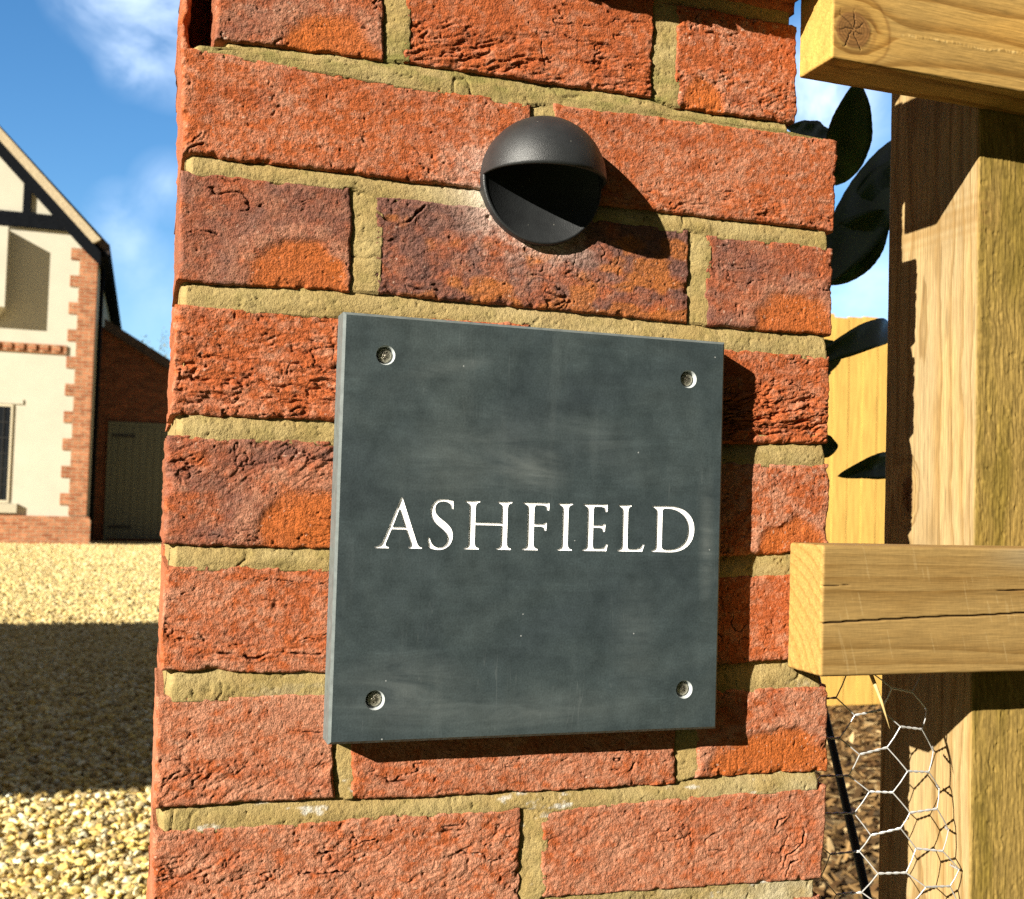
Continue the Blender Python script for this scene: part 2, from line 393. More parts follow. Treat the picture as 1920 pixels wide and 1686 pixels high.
    Yp = np.where(rg == k, y0+depth, Yp + ad)
    wob = np.where((rg > 0), .9*fbm(Yp/9, (Xp+Zp)/9, sx, seed+30, 3), 0)*np.clip(ad/4, 0, 1)
    Cp = mixc(Cp, C.mean((0, 1))*(1+.22*fbm(Yp/7, (Xp+Zp)/5, sx, seed+31, 3))[..., None], np.where(rg > 0, np.clip(ad/7, 0, .9), 0))
    sgx = np.where(np.arange(Cc) < k, -1, np.where(np.arange(Cc) >= Cc-k, 1, 0))[None, :]
    sgz = np.where(np.arange(R_) < k, -1, np.where(np.arange(R_) >= R_-k, 1, 0))[:, None]
    Xp = Xp + sgx*wob; Zp = Zp + sgz*wob*.5
    BV.append(np.stack([Xp*MM, Yp*MM, Zp*MM+Z0], -1).reshape(-1, 3)); BC.append(Cp.reshape(-1, 3))
    BQ.append(grid_quads(R_, Cc, boff)); boff += R_*Cc

# the bricks in view, courses from the top; the rest of each brick runs behind the sign
def up(x0, x1, pl, pr):           # a brick of the set-back course from the sight lines of its lower corners
    zl, zr = (((at(*p_, 0.0)[2]-Z0)*1000) for p_ in (pl, pr)); return [(x0, 371), (x1, 371), (x1, zr), (x0, zl)]
Q0 = [up(16, 115, (428,75), (694,108)), up(128, 296, (765,115), (1219,181)), up(313, 406, (1274,201), (1489,228))]
QA = [uq((343,88),(998,196),(1000,364),(343,286)), uq((1040,194),(1573,263),(1563,432),(1040,372))]
QB = [uq((340,321),(660,352),(656,545),(333,525)), uq((704,366),(1292,432),(1290,603),(704,549)), uq((1326,438),(1564,466),(1560,628),(1323,609))]
def ex(q, x0=None, x1=None):      # stretch a quad's hidden end to a wall x (mm)
    (a, b, c, d) = q
    if x1 is not None: b = (x1, a[1]+(b[1]-a[1])*(x1-a[0])/(b[0]-a[0])); c = (x1, d[1]+(c[1]-d[1])*(x1-d[0])/(c[0]-d[0]))
    if x0 is not None:
        a2 = (x0, b[1]+(a[1]-b[1])*(b[0]-x0)/(b[0]-a[0])); d2 = (x0, c[1]+(d[1]-c[1])*(c[0]-x0)/(c[0]-d[0])); a, d = a2, d2
    return [a, b, c, d]
QC = [ex(uq((329,571),(636,588),(628,787),(322,775)), x1=215), ex(uq((1360,654),(1557,669),(1553,830),(1360,832)), x0=227)]
QD = [ex(uq((316,815),(626,828),(620,1029),(309,1019)), x1=107), rq(118, 325, 5, 68), ex(uq((1360,868),(1556,871),(1554,1028),(1360,1044)), x0=336)]
QE = [ex(uq((311,1062),(617,1065),(613,1262),(300,1257)), x1=214), ex(uq((1360,1080),(1552,1076),(1550,1236),(1360,1244)), x0=226)]
QF = [uq((297,1309),(622,1302),(628,1496),(289,1516)), uq((660,1306),(1270,1296),(1267,1471),(656,1501)), uq((1306,1296),(1551,1287),(1551,1446),(1305,1458))]
QG = [uq((290,1560),(976,1516),(972,1740),(284,1775)), uq((1016,1520),(1552,1474),(1541,1648),(1015,1684))]
brick(Q0[0], 11, purple=.42, patch=(66, 34, 34), sandy=.35); brick(Q0[1], 12, fold=(2.4, 12, 16, 5.2, -.22), sandy=.12, deep=.12, crack=.6); brick(Q0[2], 13, sandy=.25, patch=(22, 18, 30), crack=.45, fold=(1.2, 14, 18, 5, -.2))
brick(QA[0], 21, sandy=.30, crack=.28, deep=.05, scars=((1.2,[(345,276),(358,262),(378,246)]),(1.0,[(346,284),(366,272),(380,270)]))); brick(QA[1], 22, sandy=.36, crack=.38, fold=(1.6, 8, 9, 6, .05), scars=((.6,[(1330,352),(1338,362),(1375,356)]),))
brick(QB[0], 31, purple=.62, patch=(68, 36, 36), sandy=.4, crack=.5, scars=((1.0,[(352,437),(370,432),(392,432),(408,437)]),)); brick(QB[1], 32, blotch=True, purple=.98, sandy=.2, crack=.55, rough=1.15, scars=((1.1,[(706,393),(722,410),(745,420),(768,414),(797,384)]),)); brick(QB[2], 33, purple=.55, patch=(66, 38, 36), sandy=.2, crack=.5)
brick(QC[0], 41, fold=(3.0, 24, 22, 5.4, .05), sandy=.25, crack=.6, rough=1.3); brick(QC[1], 42, fold=(3.8, 20, 20, 6.6, -.16), sandy=.18, crack=.7, rough=1.3)
brick(QD[0], 51, purple=.60, patch=(82, 38, 46), sandy=.3, crack=.6, fold=(1.3, 50, 14, 7, -.5)); brick(QD[1], 52); brick(QD[2], 53, sandy=.55, crack=.4, patch=(76, 30, 30))
brick(QE[0], 61, sandy=.45, crack=.42, fold=(1.6, 14, 8, 9, .02), scars=((1.3,[(413,1223),(440,1225),(462,1233),(478,1234),(497,1226),(540,1224),(600,1229)]),(.6,[(560,1202),(590,1196),(614,1190)]),(.5,[(450,1086),(500,1083),(560,1090),(605,1095)]))); brick(QE[1], 62, sandy=.25, crack=.5)
brick(QF[0], 71, sandy=.72, crack=.45, fold=(1.0, 14, 14, 8, -.6), scars=((1.2,[(294,1492),(310,1462),(340,1446)]),)); brick(QF[1], 72, sandy=.55, crack=.45); brick(QF[2], 73, sandy=.62, crack=.3, patch=(60, 58, 38))
brick(QG[0], 81, sandy=.66, crack=.62, fold=(1.1, 40, 26, 11, -.32), scars=((.9,[(560,1636),(600,1640),(650,1632)]),(.7,[(590,1600),(640,1598),(700,1575)]))); brick(QG[1], 82, sandy=.64, crack=.62, fold=(.8, 34, 30, 13, -.25), scars=((1.1,[(1452,1554),(1463,1541),(1475,1531)]),(1.2,[(1507,1552),(1509,1580),(1495,1593),(1475,1606),(1471,1622)]),(1.1,[(1474,1642),(1483,1620),(1497,1613)])))
sd = 100                          # courses out of the picture, down to the ground, and the rows behind
zc = -225
while zc > -Z0*1000+20:
    zt, zb = zc-5, max(zc-70, -Z0*1000-20); odd = int(round(zc/75)) % 2
    for (xa, xb) in (((0,102),(113,327),(338,440)) if odd else ((0,215),(226,440))):
        sd += 1; brick(rq(xa, xb, zb, zt), sd, res=2.5, sandy=.45, crack=.5)
    zc -= 75
zc = 300
while zc > -Z0*1000+20:           # rear row
    zt, zb = zc-5, zc-70
    for (xa, xb) in ((2.2,215),(226,438)):
        sd += 1; brick(rq(xa, xb, zb, zt), sd, res=3.0, y0=112, depth=103, sandy=.4)
    zc -= 75
for k in range(8):                # upper shaft: set back at the front corner, with a thin nib at the rear left
    zb = 305+75*k
    for (xa, xb) in ((1.5,215),(226,404)):
        sd += 1; brick(rq(xa, xb, zb, zb+66), sd, res=3, y0=112, depth=103, sandy=.3, deep=.2)
    sd += 1; brick(rq(-2.5, 1.8, zb-9, zb+67), sd, res=.7, y0=42, depth=70, sandy=.3)
    if k:
        for (xa, xb) in (((16,200),(211,404)) if k % 2 else ((16,115),(126,296),(307,404))):
            sd += 1; brick(rq(xa, xb, zb, zb+66), sd, res=2.5, sandy=.3)
for i, (xa, xb) in enumerate(((6,96),(107,203),(214,304),(314,400))):    # a course stepped out over the front
    sd += 1; brick(rq(xa, xb, 386+[3,1.5,0,0][i], 446), sd, res=1.6, y0=-31, depth=60, sandy=.3)
pillar = thing('brick_pillar', 'tall pillar of rough orange-red bricks with wide sandy mortar joints', 'pillar', (.22, .1, 0))
bricks = mesh_np('brickwork', np.concatenate(BV), np.concatenate(BQ), M['brick'], None, np.concatenate(BC))
adopt(pillar, bricks)
# mortar
zs = np.concatenate([np.arange(-Z0*1000-10, -250, 6.0), np.arange(-250, 380, .9), np.array([384.])]); us = np.linspace(0, 1, 500)
Zg, Ug = np.meshgrid(zs, us, indexing='ij')
inset = sst(294.2, 296.2, Zg)
xl = 3.0 + 17.5*inset; xr = 437.0 - 34.5*inset
wl = 1.3*fbm(Zg/16, 0, 0, 901, 3)
Xg = xl + wl + Ug*(xr-xl+1.4*fbm(Zg/16, 5, 0, 902, 3)-wl)
dep = np.full(Xg.shape, 2.2)
courses = [Q0, QA, QB, QC, QD, QE, QF, QG]
def lin(p, q, x): return p[1] + (q[1]-p[1])*(x-p[0])/(q[0]-p[0])
def cline(course, top, x):        # top or bottom line of a course at x
    cx, cz = [], []
    for q in course:
        pr = (q[0], q[1]) if top else (q[3], q[2])
        cx += [pr[0][0], pr[1][0]]; cz += [pr[0][1], pr[1][1]]
    o = np.argsort(cx); return np.interp(x, np.array(cx)[o], np.array(cz)[o])
inside = np.zeros(Xg.shape, bool)
for i, cs in enumerate(courses):
    tz, bz = cline(cs, True, Xg), cline(cs, False, Xg)
    if i+1 < len(courses):
        nt_ = cline(courses[i+1], True, Xg)
        tt = (Zg-nt_)/np.maximum(bz-nt_, 1); k = (tt > -.2) & (tt < 1.2)
        dep = np.where(k, .5 + 3.3*np.clip(tt, 0, 1.15)**1.7 - .4*np.sin(np.pi*np.clip(tt, 0, 1)), dep)
    row = (Zg < tz) & (Zg > bz)
    for a_, b_ in zip(cs[:-1], cs[1:]):
        xa = (a_[1][0]+a_[2][0])/2; xb = (b_[0][0]+b_[3][0])/2
        s_ = (Xg-xa)/(xb-xa); k = row & (s_ > -.3) & (s_ < 1.3)
        dep = np.where(k, 2.8 - 2.3*np.clip(s_, 0, 1)**.8, dep)
    for q in cs:
        xa = max(q[0][0], q[3][0]); xb = min(q[1][0], q[2][0])
        inside |= row & (Zg < tz-5) & (Zg > bz+5) & (Xg > xa+5) & (Xg < xb-5)
hm = .45*fbm(Xg/14, Zg/9, 0, 911, 3) + .20*fbm(Xg/2.2, Zg/2.0, 0, 912, 2, .8) + .9*fbm(Xg/45, Zg/30, 0, 913, 2) - .9*sst(.55, .75, fbm(Xg/2.6, Zg/2.3, 0, 914, 2)) + .3*fbm(Xg/5, Zg/4, 0, 917, 2)
ckm = (1-sst(0, .045, np.abs(fbm(Xg/28, Zg/40, 0, 915, 3))))*sst(.25, .5, fbm(Xg/60, Zg/60, 0, 916, 2)); hm = hm - 1.6*ckm
Yg = dep - hm
Yg = Yg + 9*np.clip(1-np.minimum(Ug, 1-Ug)*434/4.0, 0, 1)**2
top_moss = sst(285, 300, Zg)*(1-sst(312, 330, Zg)); rb = sst(250, 440, Xg)*sst(-120, -200, Zg)
Cm = np.broadcast_to(np.array((.295,.208,.080)), Xg.shape+(3,)).copy()
Cm = mixc(Cm, np.array((.34,.265,.12)), np.clip(.35+.9*fbm(Xg/30, Zg/14, 0, 921, 4), 0, 1)*.8)
Cm = mixc(Cm, np.array((.20,.155,.050)), np.clip(.1+fbm(Xg/9, Zg/7, 0, 922, 3), 0, 1)*.7)
Cm = mixc(Cm, np.array((.17,.15,.045)), top_moss*np.clip(.35+1.1*fbm(Xg/12, Zg/5, 0, 923, 3), 0, 1)*.9)
Cm = mixc(Cm, np.array((.46,.40,.26)), rb*np.clip(.5+.9*fbm(Xg/14, Zg/9, 0, 924, 3), 0, 1)*.8)
Cm = mixc(Cm, np.array((.52,.49,.43)), sst(.40, .70, fbm(Xg/30, Zg/6, 3, 925, 3)+.35*fbm(Xg/2.5, Zg/2, 3, 926, 2))*sst(-60, -150, Zg)*.8)
rr = np.hypot(Xg-LX, Zg-LZ); ef = np.exp(-np.clip(rr-41, 0, None)/16)*sst(.1, -.6, (Xg-LX)/75+(Zg-LZ)/50)
Cm = mixc(Cm, np.array((.58,.50,.40)), np.clip(ef*.8, 0, .8))
nr, nc = Xg.shape
Q = grid_quads(nr, nc); ins = inside.ravel(); Q = Q[~(ins[Q].all(1))]
V = np.stack([Xg*MM, Yg*MM, Zg*MM+Z0], -1).reshape(-1, 3); Cm = Cm.reshape(-1, 3)
# returns along the two flanks
extra_v, extra_q, extra_c = [], [], []
for side in (0, nc-1):
    b0 = len(V)+sum(len(e) for e in extra_v)
    for j, dy in enumerate((.004, .012, .03, .06, .1, .15, .208)):
        e = V.reshape(nr, nc, 3)[:, side].copy(); e[:, 1] += dy; e[:, 0] += (vn(e[:, 2]*90, dy*90, 0, 77)*.0008)
        extra_v.append(e); extra_c.append(Cm.reshape(nr, nc, 3)[:, side])
    idx = np.vstack([np.arange(nr)*nc+side]+[b0+j*nr+np.arange(nr) for j in range(7)])
    i = idx[:-1, :-1]; extra_q.append(np.stack([idx[:-1,:-1], idx[1:,:-1], idx[1:,1:], idx[:-1,1:]], -1).reshape(-1, 4))
mortar = mesh_np('mortar', np.concatenate([V]+extra_v), np.concatenate([Q]+extra_q), M['mortar'], None, np.concatenate([Cm]+extra_c))
core = MB(); core.box(.03,.395,.012,.105,0,Z0+.90); core.box(.012,.428,.106,.205,0,Z0+.295); core.box(.016,.395,.106,.205,Z0+.295,Z0+.90)
cpm = MB(); cpm.box(-.03,.44,-.04,.26,Z0+.905,Z0+.965); adopt(pillar, cpm.build('coping', plain('pale coping stone', (.35,.31,.24), .9, 40, .2, .002), None, False, .006))
adopt(pillar, mortar, core.build('core', plain('core mortar', (.30,.22,.08), .95, 200, .2, .001)))

# ------------------------------------------------------------------ slate sign
SY = -.020; ST = .0193
tl, tr, br_, bl = [at(px, py, SY) for px, py in ((642,580),(1357,645),(1348,1367),(618,1397))]
sx0, sx1 = (tl[0]+bl[0])/2, (tr[0]+br_[0])/2; sz0, sz1 = (bl[2]+br_[2])/2, (tl[2]+tr[2])/2
sign = thing('house_sign', 'square dark slate sign carved with a house name in white capitals', 'sign', ((sx0+sx1)/2, -.001, sz0))
def arc(cx, cy, rx, ry, a0, a1, n=14):
    return [(cx+rx*math.cos(math.radians(a0+(a1-a0)*i/n)), cy+ry*math.sin(math.radians(a0+(a1-a0)*i/n))) for i in range(n+1)]
def bez(p0, p1, p2, p3, n=10):
    return [tuple((1-t)**3*a+3*(1-t)**2*t*b+3*(1-t)*t*t*c+t**3*d for a,b,c,d in zip(p0,p1,p2,p3)) for t in [i/n for i in range(n+1)]]
SW = .118                         # stem width in cap heights
def stem(x, foot=True, lf=.085, rf=.085):   # an upright with cupped serifs, x = left side of the stem
    s = .024; w = SW
    p = [(x-lf, 0), (x+w+rf, 0), (x+w+rf, s)] + bez((x+w+rf, s), (x+w+.03, s+.01), (x+w, .06), (x+w, .15), 5)
    p += bez((x+w, .85), (x+w, .94), (x+w+.03, 1-s-.01), (x+w+rf, 1-s), 5) + [(x+w+rf, 1), (x-lf, 1), (x-lf, 1-s)]
    p += bez((x-lf, 1-s), (x-.03, 1-s-.01), (x, .94), (x, .85), 5) + bez((x, .15), (x, .06), (x-.03, s+.01), (x-lf, s), 5)
    return p
def letter(ch):
    """list of polygons (union); holes given separately; coordinates in cap heights from the left of the letter"""
    if ch == 'A':
        outer = [(0,0),(.27,0),(.27,.024)] + bez((.27,.024),(.20,.03),(.195,.06),(.215,.12),4)[1:] + [(.315,.385),(.60,.385),(.70,.115)] + bez((.70,.115),(.715,.07),(.70,.03),(.665,.024),4)[1:] + [(.665,0),(.925,0),(.925,.024)] + bez((.925,.024),(.87,.03),(.85,.06),(.825,.12),4)[1:] + [(.515,1.02),(.485,1.02),(.155,.14)] + bez((.155,.14),(.12,.06),(.08,.03),(0,.024),4)[1:]
        hole = [(.332,.430),(.583,.430),(.455,.795)]
        return [outer], [hole], .925
    if ch == 'S':
        o = bez((.472,.83),(.455,.93),(.39,.975),(.29,.975)) + bez((.29,.975),(.18,.975),(.125,.905),(.125,.81))[1:] + bez((.125,.81),(.125,.68),(.26,.62),(.36,.535))[1:] + bez((.36,.535),(.46,.45),(.505,.375),(.505,.265))[1:] + bez((.505,.265),(.505,.09),(.375,-.02),(.225,-.02))[1:] + bez((.225,-.02),(.14,-.02),(.07,.0),(.012,.035))[1:]
        o += [(0,.22),(.035,.225)] + bez((.035,.225),(.06,.09),(.13,.026),(.235,.026)) + bez((.235,.026),(.34,.026),(.40,.10),(.40,.205))[1:] + bez((.40,.205),(.40,.315),(.315,.385),(.20,.475))[1:] + bez((.20,.475),(.10,.55),(.035,.63),(.035,.755))[1:] + bez((.035,.755),(.035,.925),(.15,1.02),(.30,1.02))[1:] + bez((.30,1.02),(.37,1.02),(.44,1.005),(.495,.985))[1:] + [(.505,.82)]
        return [o], [], .51
    if ch == 'H':
        return [stem(.085), stem(.72), [(.085+SW-.01,.505),(.73,.505),(.73,.555),(.085+SW-.01,.555)]], [], .925
    if ch == 'I': return [stem(.085)], [], .29
    if ch == 'F':
        return [stem(.085, rf=.08), [(.19,.95),(.36,.95),(.415,.93),(.44,.84),(.475,.845),(.48,1.0),(.19,1.0)], [(.19,.50),(.33,.50),(.375,.485),(.40,.41),(.43,.415),(.44,.575),(.41,.58),(.37,.552),(.19,.552)]], [], .48
    if ch == 'E':
        return [stem(.085, rf=.02), [(.19,.95),(.36,.95),(.42,.935),(.445,.84),(.48,.845),(.485,1.0),(.19,1.0)], [(.19,.50),(.33,.50),(.385,.485),(.41,.41),(.44,.415),(.45,.575),(.42,.58),(.37,.552),(.19,.552)], [(.19,0),(.48,0),(.505,.14),(.47,.145),(.43,.075),(.34,.05),(.19,.05)]], [], .505
    if ch == 'L':
        return [stem(.085, rf=.07), [(.19,0),(.52,0),(.57,.15),(.53,.15),(.475,.075),(.37,.05),(.19,.05)]], [], .57
    if ch == 'D':
        o = [(0,0),(.36,-.005)] + bez((.36,-.005),(.68,-.01),(.865,.20),(.865,.50),14)[1:] + bez((.865,.50),(.865,.80),(.66,1.005),(.34,1.005),14)[1:] + [(0,1.0),(0,.976)] + bez((0,.976),(.05,.966),(.085,.94),(.085,.86),4) + bez((.085,.14),(.085,.06),(.05,.034),(0,.024),4)
        hl = bez((.30,.045),(.57,.04),(.74,.20),(.74,.49),14) + bez((.74,.49),(.74,.78),(.56,.955),(.29,.952),14)[1:] + bez((.29,.952),(.22,.95),(SW+.085,.94),(SW+.085,.88),4)[1:] + bez((SW+.085,.12),(SW+.085,.06),(.24,.046),(.30,.045),4)[:-1]
        return [o], [hl], .865
def inpoly(poly, x, y):
    r = False; n = len(poly); j = n-1
    for i in range(n):
        xi, yi = poly[i]; xj, yj = poly[j]
        if (yi > y) != (yj > y) and x < (xj-xi)*(y-yi)/(yj-yi)+xi: r = not r
        j = i
    return r
LP = [('A',704,791.5),('S',803,849.5),('H',871,959),('F',980,1029),('I',1046,1073),('E',1093,1140),('L',1159,1209),('D',1222.5,1301.5)]
base_l, base_r = at(704,1029,SY), at(1301,1034.5,SY); top_l, top_r = at(751,938,SY), at(1240,947,SY)
LETTERS = []                      # (polys, holes) in wall metres x, z
capz = ((top_l[2]-base_l[2])+(top_r[2]-base_r[2]))/2; bz0 = (base_l[2]+base_r[2])/2
for ch, pa, pb in LP:
    P, H, w = letter(ch); xa = at(pa, 990, SY)[0]; xb = at(pb, 990, SY)[0]; k = (xb-xa)/w
    f = lambda p: [(xa+x*k, bz0+z*capz) for x, z in p]
    LETTERS.append(([f(p) for p in P], [f(h) for h in H]))
SCREWS = [at(px, py, SY) for px, py in ((723,666),(1291,711),(1283,1293),(703,1313))]
CH = .0016
vs, es = [], []
def ring(pts):
    b = len(vs); vs.extend(Vector(p) for p in pts); es.extend((b+i, b+(i+1) % len(pts)) for i in range(len(pts)))
ring([(sx0+CH,sz0+CH),(sx1-CH,sz0+CH),(sx1-CH,sz1-CH),(sx0+CH,sz1-CH)])
for P, H in LETTERS:
    for p in P+H: ring(p)
HR = .0058
holes = [[(s[0]+HR*math.cos(a*math.pi/16), s[2]+HR*math.sin(a*math.pi/16)) for a in range(32)] for s in SCREWS]
for h in holes: ring(h)
ov, oe, of, _, _, _ = delaunay_2d_cdt(vs, es, [], 0, 1e-7)
fa, fl = [], []                   # slate face, letter floor
for f in of:
    cx = sum(ov[i].x for i in f)/3; cz = sum(ov[i].y for i in f)/3
    if any(inpoly(h, cx, cz) for h in holes): continue
    isl = False
    for P, H in LETTERS:
        if any(inpoly(p, cx, cz) for p in P) and not any(inpoly(h, cx, cz) for h in H): isl = True; break
    (fl if isl else fa).append(tuple(f))
sb = MB(); sb.V = [(p.x, SY, p.y) for p in ov]; sb.F = [f for f in fa]
# chamfer, sides, back
o4 = [(sx0,sz0),(sx1,sz0),(sx1,sz1),(sx0,sz1)]; i4 = [(sx0+CH,sz0+CH),(sx1-CH,sz0+CH),(sx1-CH,sz1-CH),(sx0+CH,sz1-CH)]
slab = sb.build('slab', M['slate'], None)
eb = MB()
for i in range(4):
    j = (i+1) % 4
    eb.add([(i4[i][0],SY,i4[i][1]),(i4[j][0],SY,i4[j][1]),(o4[j][0],SY+CH,o4[j][1]),(o4[i][0],SY+CH,o4[i][1])], [(0,1,2,3)])
    eb.add([(o4[i][0],SY+CH,o4[i][1]),(o4[j][0],SY+CH,o4[j][1]),(o4[j][0],SY+ST,o4[j][1]),(o4[i][0],SY+ST,o4[i][1])], [(0,1,2,3)])
eb.add([(x,SY+ST,z) for x,z in o4], [(0,1,2,3)])
edge = eb.build('edge', M['slate_edge'], None)
LD = .0007                        # carved depth, painted white
groups_ = [[] for _ in LETTERS]
for f in fl:
    cx = sum(ov[i].x for i in f)/3; cz = sum(ov[i].y for i in f)/3
    for gi, (P, H) in enumerate(LETTERS):
        if any(inpoly(p, cx, cz) for p in P): groups_[gi].append(f); break
letters = []
for fs in groups_:
    ids = sorted({i for f in fs for i in f}); mp_ = {i: k for k, i in enumerate(ids)}; nb = len(ids)
    lb = MB(); lb.V = [(ov[i].x, SY+LD, ov[i].y) for i in ids]+[(ov[i].x, SY, ov[i].y) for i in ids]; lb.F = [tuple(mp_[i] for i in f) for f in fs]
    cnt = {}
    for f in fs:
        for i in range(3):
            k = tuple(sorted((f[i], f[(i+1) % 3]))); cnt[k] = cnt.get(k, 0)+1
    for (i, j), c_ in cnt.items():
        if c_ == 1: lb.F.append((mp_[i], mp_[j], mp_[j]+nb, mp_[i]+nb))
    letters.append(lb.build('letter', M['letter'], None))
adopt(sign, slab, edge, *letters)
def screw_mesh():
    bm = MB(); prof = [(.0,-.0005),(.0026,-.0004),(.0038,.0),(.0044,.0007),(.0040,.0016)]
    n = 32; b = 0; V = [(0,-.0004,0)]; Fs = []
    for r, y in prof[1:]:
        V += [(r*math.cos(2*math.pi*k/n), y, r*math.sin(2*math.pi*k/n)) for k in range(n)]
    for k in range(n): Fs.append((0, 1+k, 1+(k+1) % n))
    for i in range(len(prof)-2):
        for k in range(n): Fs.append((1+i*n+k, 1+(i+1)*n+k, 1+(i+1)*n+(k+1) % n, 1+i*n+(k+1) % n))
    bm.add(V, Fs); return bm
def cross_mesh():                 # six-lobed drive recess
    bm = MB(); pts = [((.0024 if k % 2 == 0 else .0011)*math.cos(math.pi*k/6+.3), (.0024 if k % 2 == 0 else .0011)*math.sin(math.pi*k/6+.3)) for k in range(12)]
    n = 12; bm.add([(x,-.00062,z) for x,z in pts]+[(x*.8,-.0002,z*.8) for x,z in pts]+[(0,-.0002,0)], [(i,(i+1)%n,n+(i+1)%n,n+i) for i in range(n)]+[(n+i,n+(i+1)%n,2*n) for i in range(n)])
    bm.tube([], 0, 0, False) if False else None
    return bm
def sink_mesh():
    bm = MB(); n = 32; V = []; Fs = []
    for r, y in ((HR,0),(.0053,.0012),(.0050,.0036),(.001,.0038)):
        V += [(r*math.cos(2*math.pi*k/n), y, r*math.sin(2*math.pi*k/n)) for k in range(n)]
    for i in range(3):
        for k in range(n): Fs.append((i*n+k, i*n+(k+1) % n, (i+1)*n+(k+1) % n, (i+1)*n+k))
    bm.add(V, Fs); return bm
s0 = None
for i, s in enumerate(SCREWS):
    if s0 is None:
        s0 = screw_mesh().build('screw', M['steel'], None, True); c0 = cross_mesh().build('drive_recess', M['steel_dark'], None); k0 = sink_mesh().build('countersink', M['slate_dust'], None)
        trio = (s0, c0, k0)
    else:
        trio = tuple(o.copy() for o in (s0, c0, k0))
        for o in trio: COL.objects.link(o)
    a, b, c = trio
    a.location = (s[0], SY+.0024, s[2]); a.rotation_euler = (0, i*1.1, 0); adopt(sign, a)
    b.parent = a; b.matrix_parent_inverse = Matrix(); b.location = (0, 0, 0); b.rotation_euler = (0,0,0)
    c.location = (s[0], SY, s[2]); adopt(sign, c)

# ------------------------------------------------------------------ eyelid wall lamp
LR = .0402; lx, lz = LAMPC[0]*MM, LAMPC[2]*MM
lamp = thing('wall_lamp', 'small black domed eyelid wall light fixed above the slate sign', 'wall light', (lx, -.004, lz))
bp = MB(); n = 72; V = []; Fs = []
prof = [(.0,-.0050),(LR-.0026,-.0050),(LR-.0019,-.0062),(LR-.0006,-.0062),(LR,-.0054),(LR,.0030)]
V.append((0,prof[0][1],0))
for r, y in prof[1:]: V += [(r*math.cos(2*math.pi*k/n), y, r*math.sin(2*math.pi*k/n)) for k in range(n)]
for k in range(n): Fs.append((0,1+k,1+(k+1)%n))
for i in range(len(prof)-2):
    for k in range(n): Fs.append((1+i*n+k,1+(i+1)*n+k,1+(i+1)*n+(k+1)%n,1+i*n+(k+1)%n))
bp.add(V, Fs)
bpo = bp.build('backplate', M['lamp'], None, True); bpo.location = (lx, 0, lz)
hd = MB(); na, nb_ = 48, 24
def sph(r, a, b, yo=-.0055):      # a: 0..pi round the rim, b: 0..pi/2 from rim plane up/out ; upper half facing the viewer
    # quarter sphere: z >= 0, y <= yo
    return (r*math.cos(a), yo - r*math.sin(a)*math.cos(b), r*math.sin(a)*math.sin(b))
V = []; Fs = []
for r in (LR, LR-.0022):
    for i in range(na+1):
        for j in range(nb_+1): V.append(sph(r, math.pi*i/na, math.pi/2*j/nb_))
st = (na+1)*(nb_+1)
ix = lambda s, i, j: s*st+i*(nb_+1)+j
for i in range(na):
    for j in range(nb_):
        Fs.append((ix(0,i,j),ix(0,i+1,j),ix(0,i+1,j+1),ix(0,i,j+1))); Fs.append((ix(1,i,j),ix(1,i,j+1),ix(1,i+1,j+1),ix(1,i+1,j)))
    Fs.append((ix(0,i,0),ix(1,i,0),ix(1,i+1,0),ix(0,i+1,0))); Fs.append((ix(0,i,nb_),ix(0,i+1,nb_),ix(1,i+1,nb_),ix(1,i,nb_)))
hd.add(V, Fs); hdo = hd.build('hood', M['lamp'], None, True); hdo.location = (lx, 0, lz)
adopt(lamp, bpo, hdo)

# ------------------------------------------------------------------ sawn timber
def wood_box(name, xs, ys, zs, r, fn, mat):
    """box with the given grid stations (m); fn(P mm, N) -> colour, relief mm"""
    lo = np.array([xs[0], ys[0], zs[0]]); hi = np.array([xs[-1], ys[-1], zs[-1]])
    VV, QQ, off = [], [], 0
    for ax, sd_ in ((0,0),(0,1),(1,0),(1,1),(2,0),(2,1)):
        st = [xs, ys, zs]; o = [i for i in range(3) if i != ax]
        A, B = np.meshgrid(st[o[0]], st[o[1]], indexing='ij'); P = np.zeros(A.shape+(3,))
        P[..., o[0]] = A; P[..., o[1]] = B; P[..., ax] = (lo, hi)[sd_][ax]
        q = grid_quads(*A.shape, off)
        flip = (sd_ == 0) ^ (ax == 1)
        QQ.append(q if flip else q[:, ::-1]); VV.append(P.reshape(-1, 3)); off += A.size
    P = np.concatenate(VV); Q_ = np.concatenate(QQ)
    inner = np.clip(P, lo+r, hi-r); N = P-inner; N /= np.maximum(np.linalg.norm(N, axis=1, keepdims=True), 1e-9)
    C, h = fn(P*1000, N); V = inner+N*r+N*(h*MM)[:, None]
    return mesh_np(name, V, Q_, mat, None, C)
def st(a, b, s): return np.linspace(a, b, max(2, int(round((b-a)/s))+1))
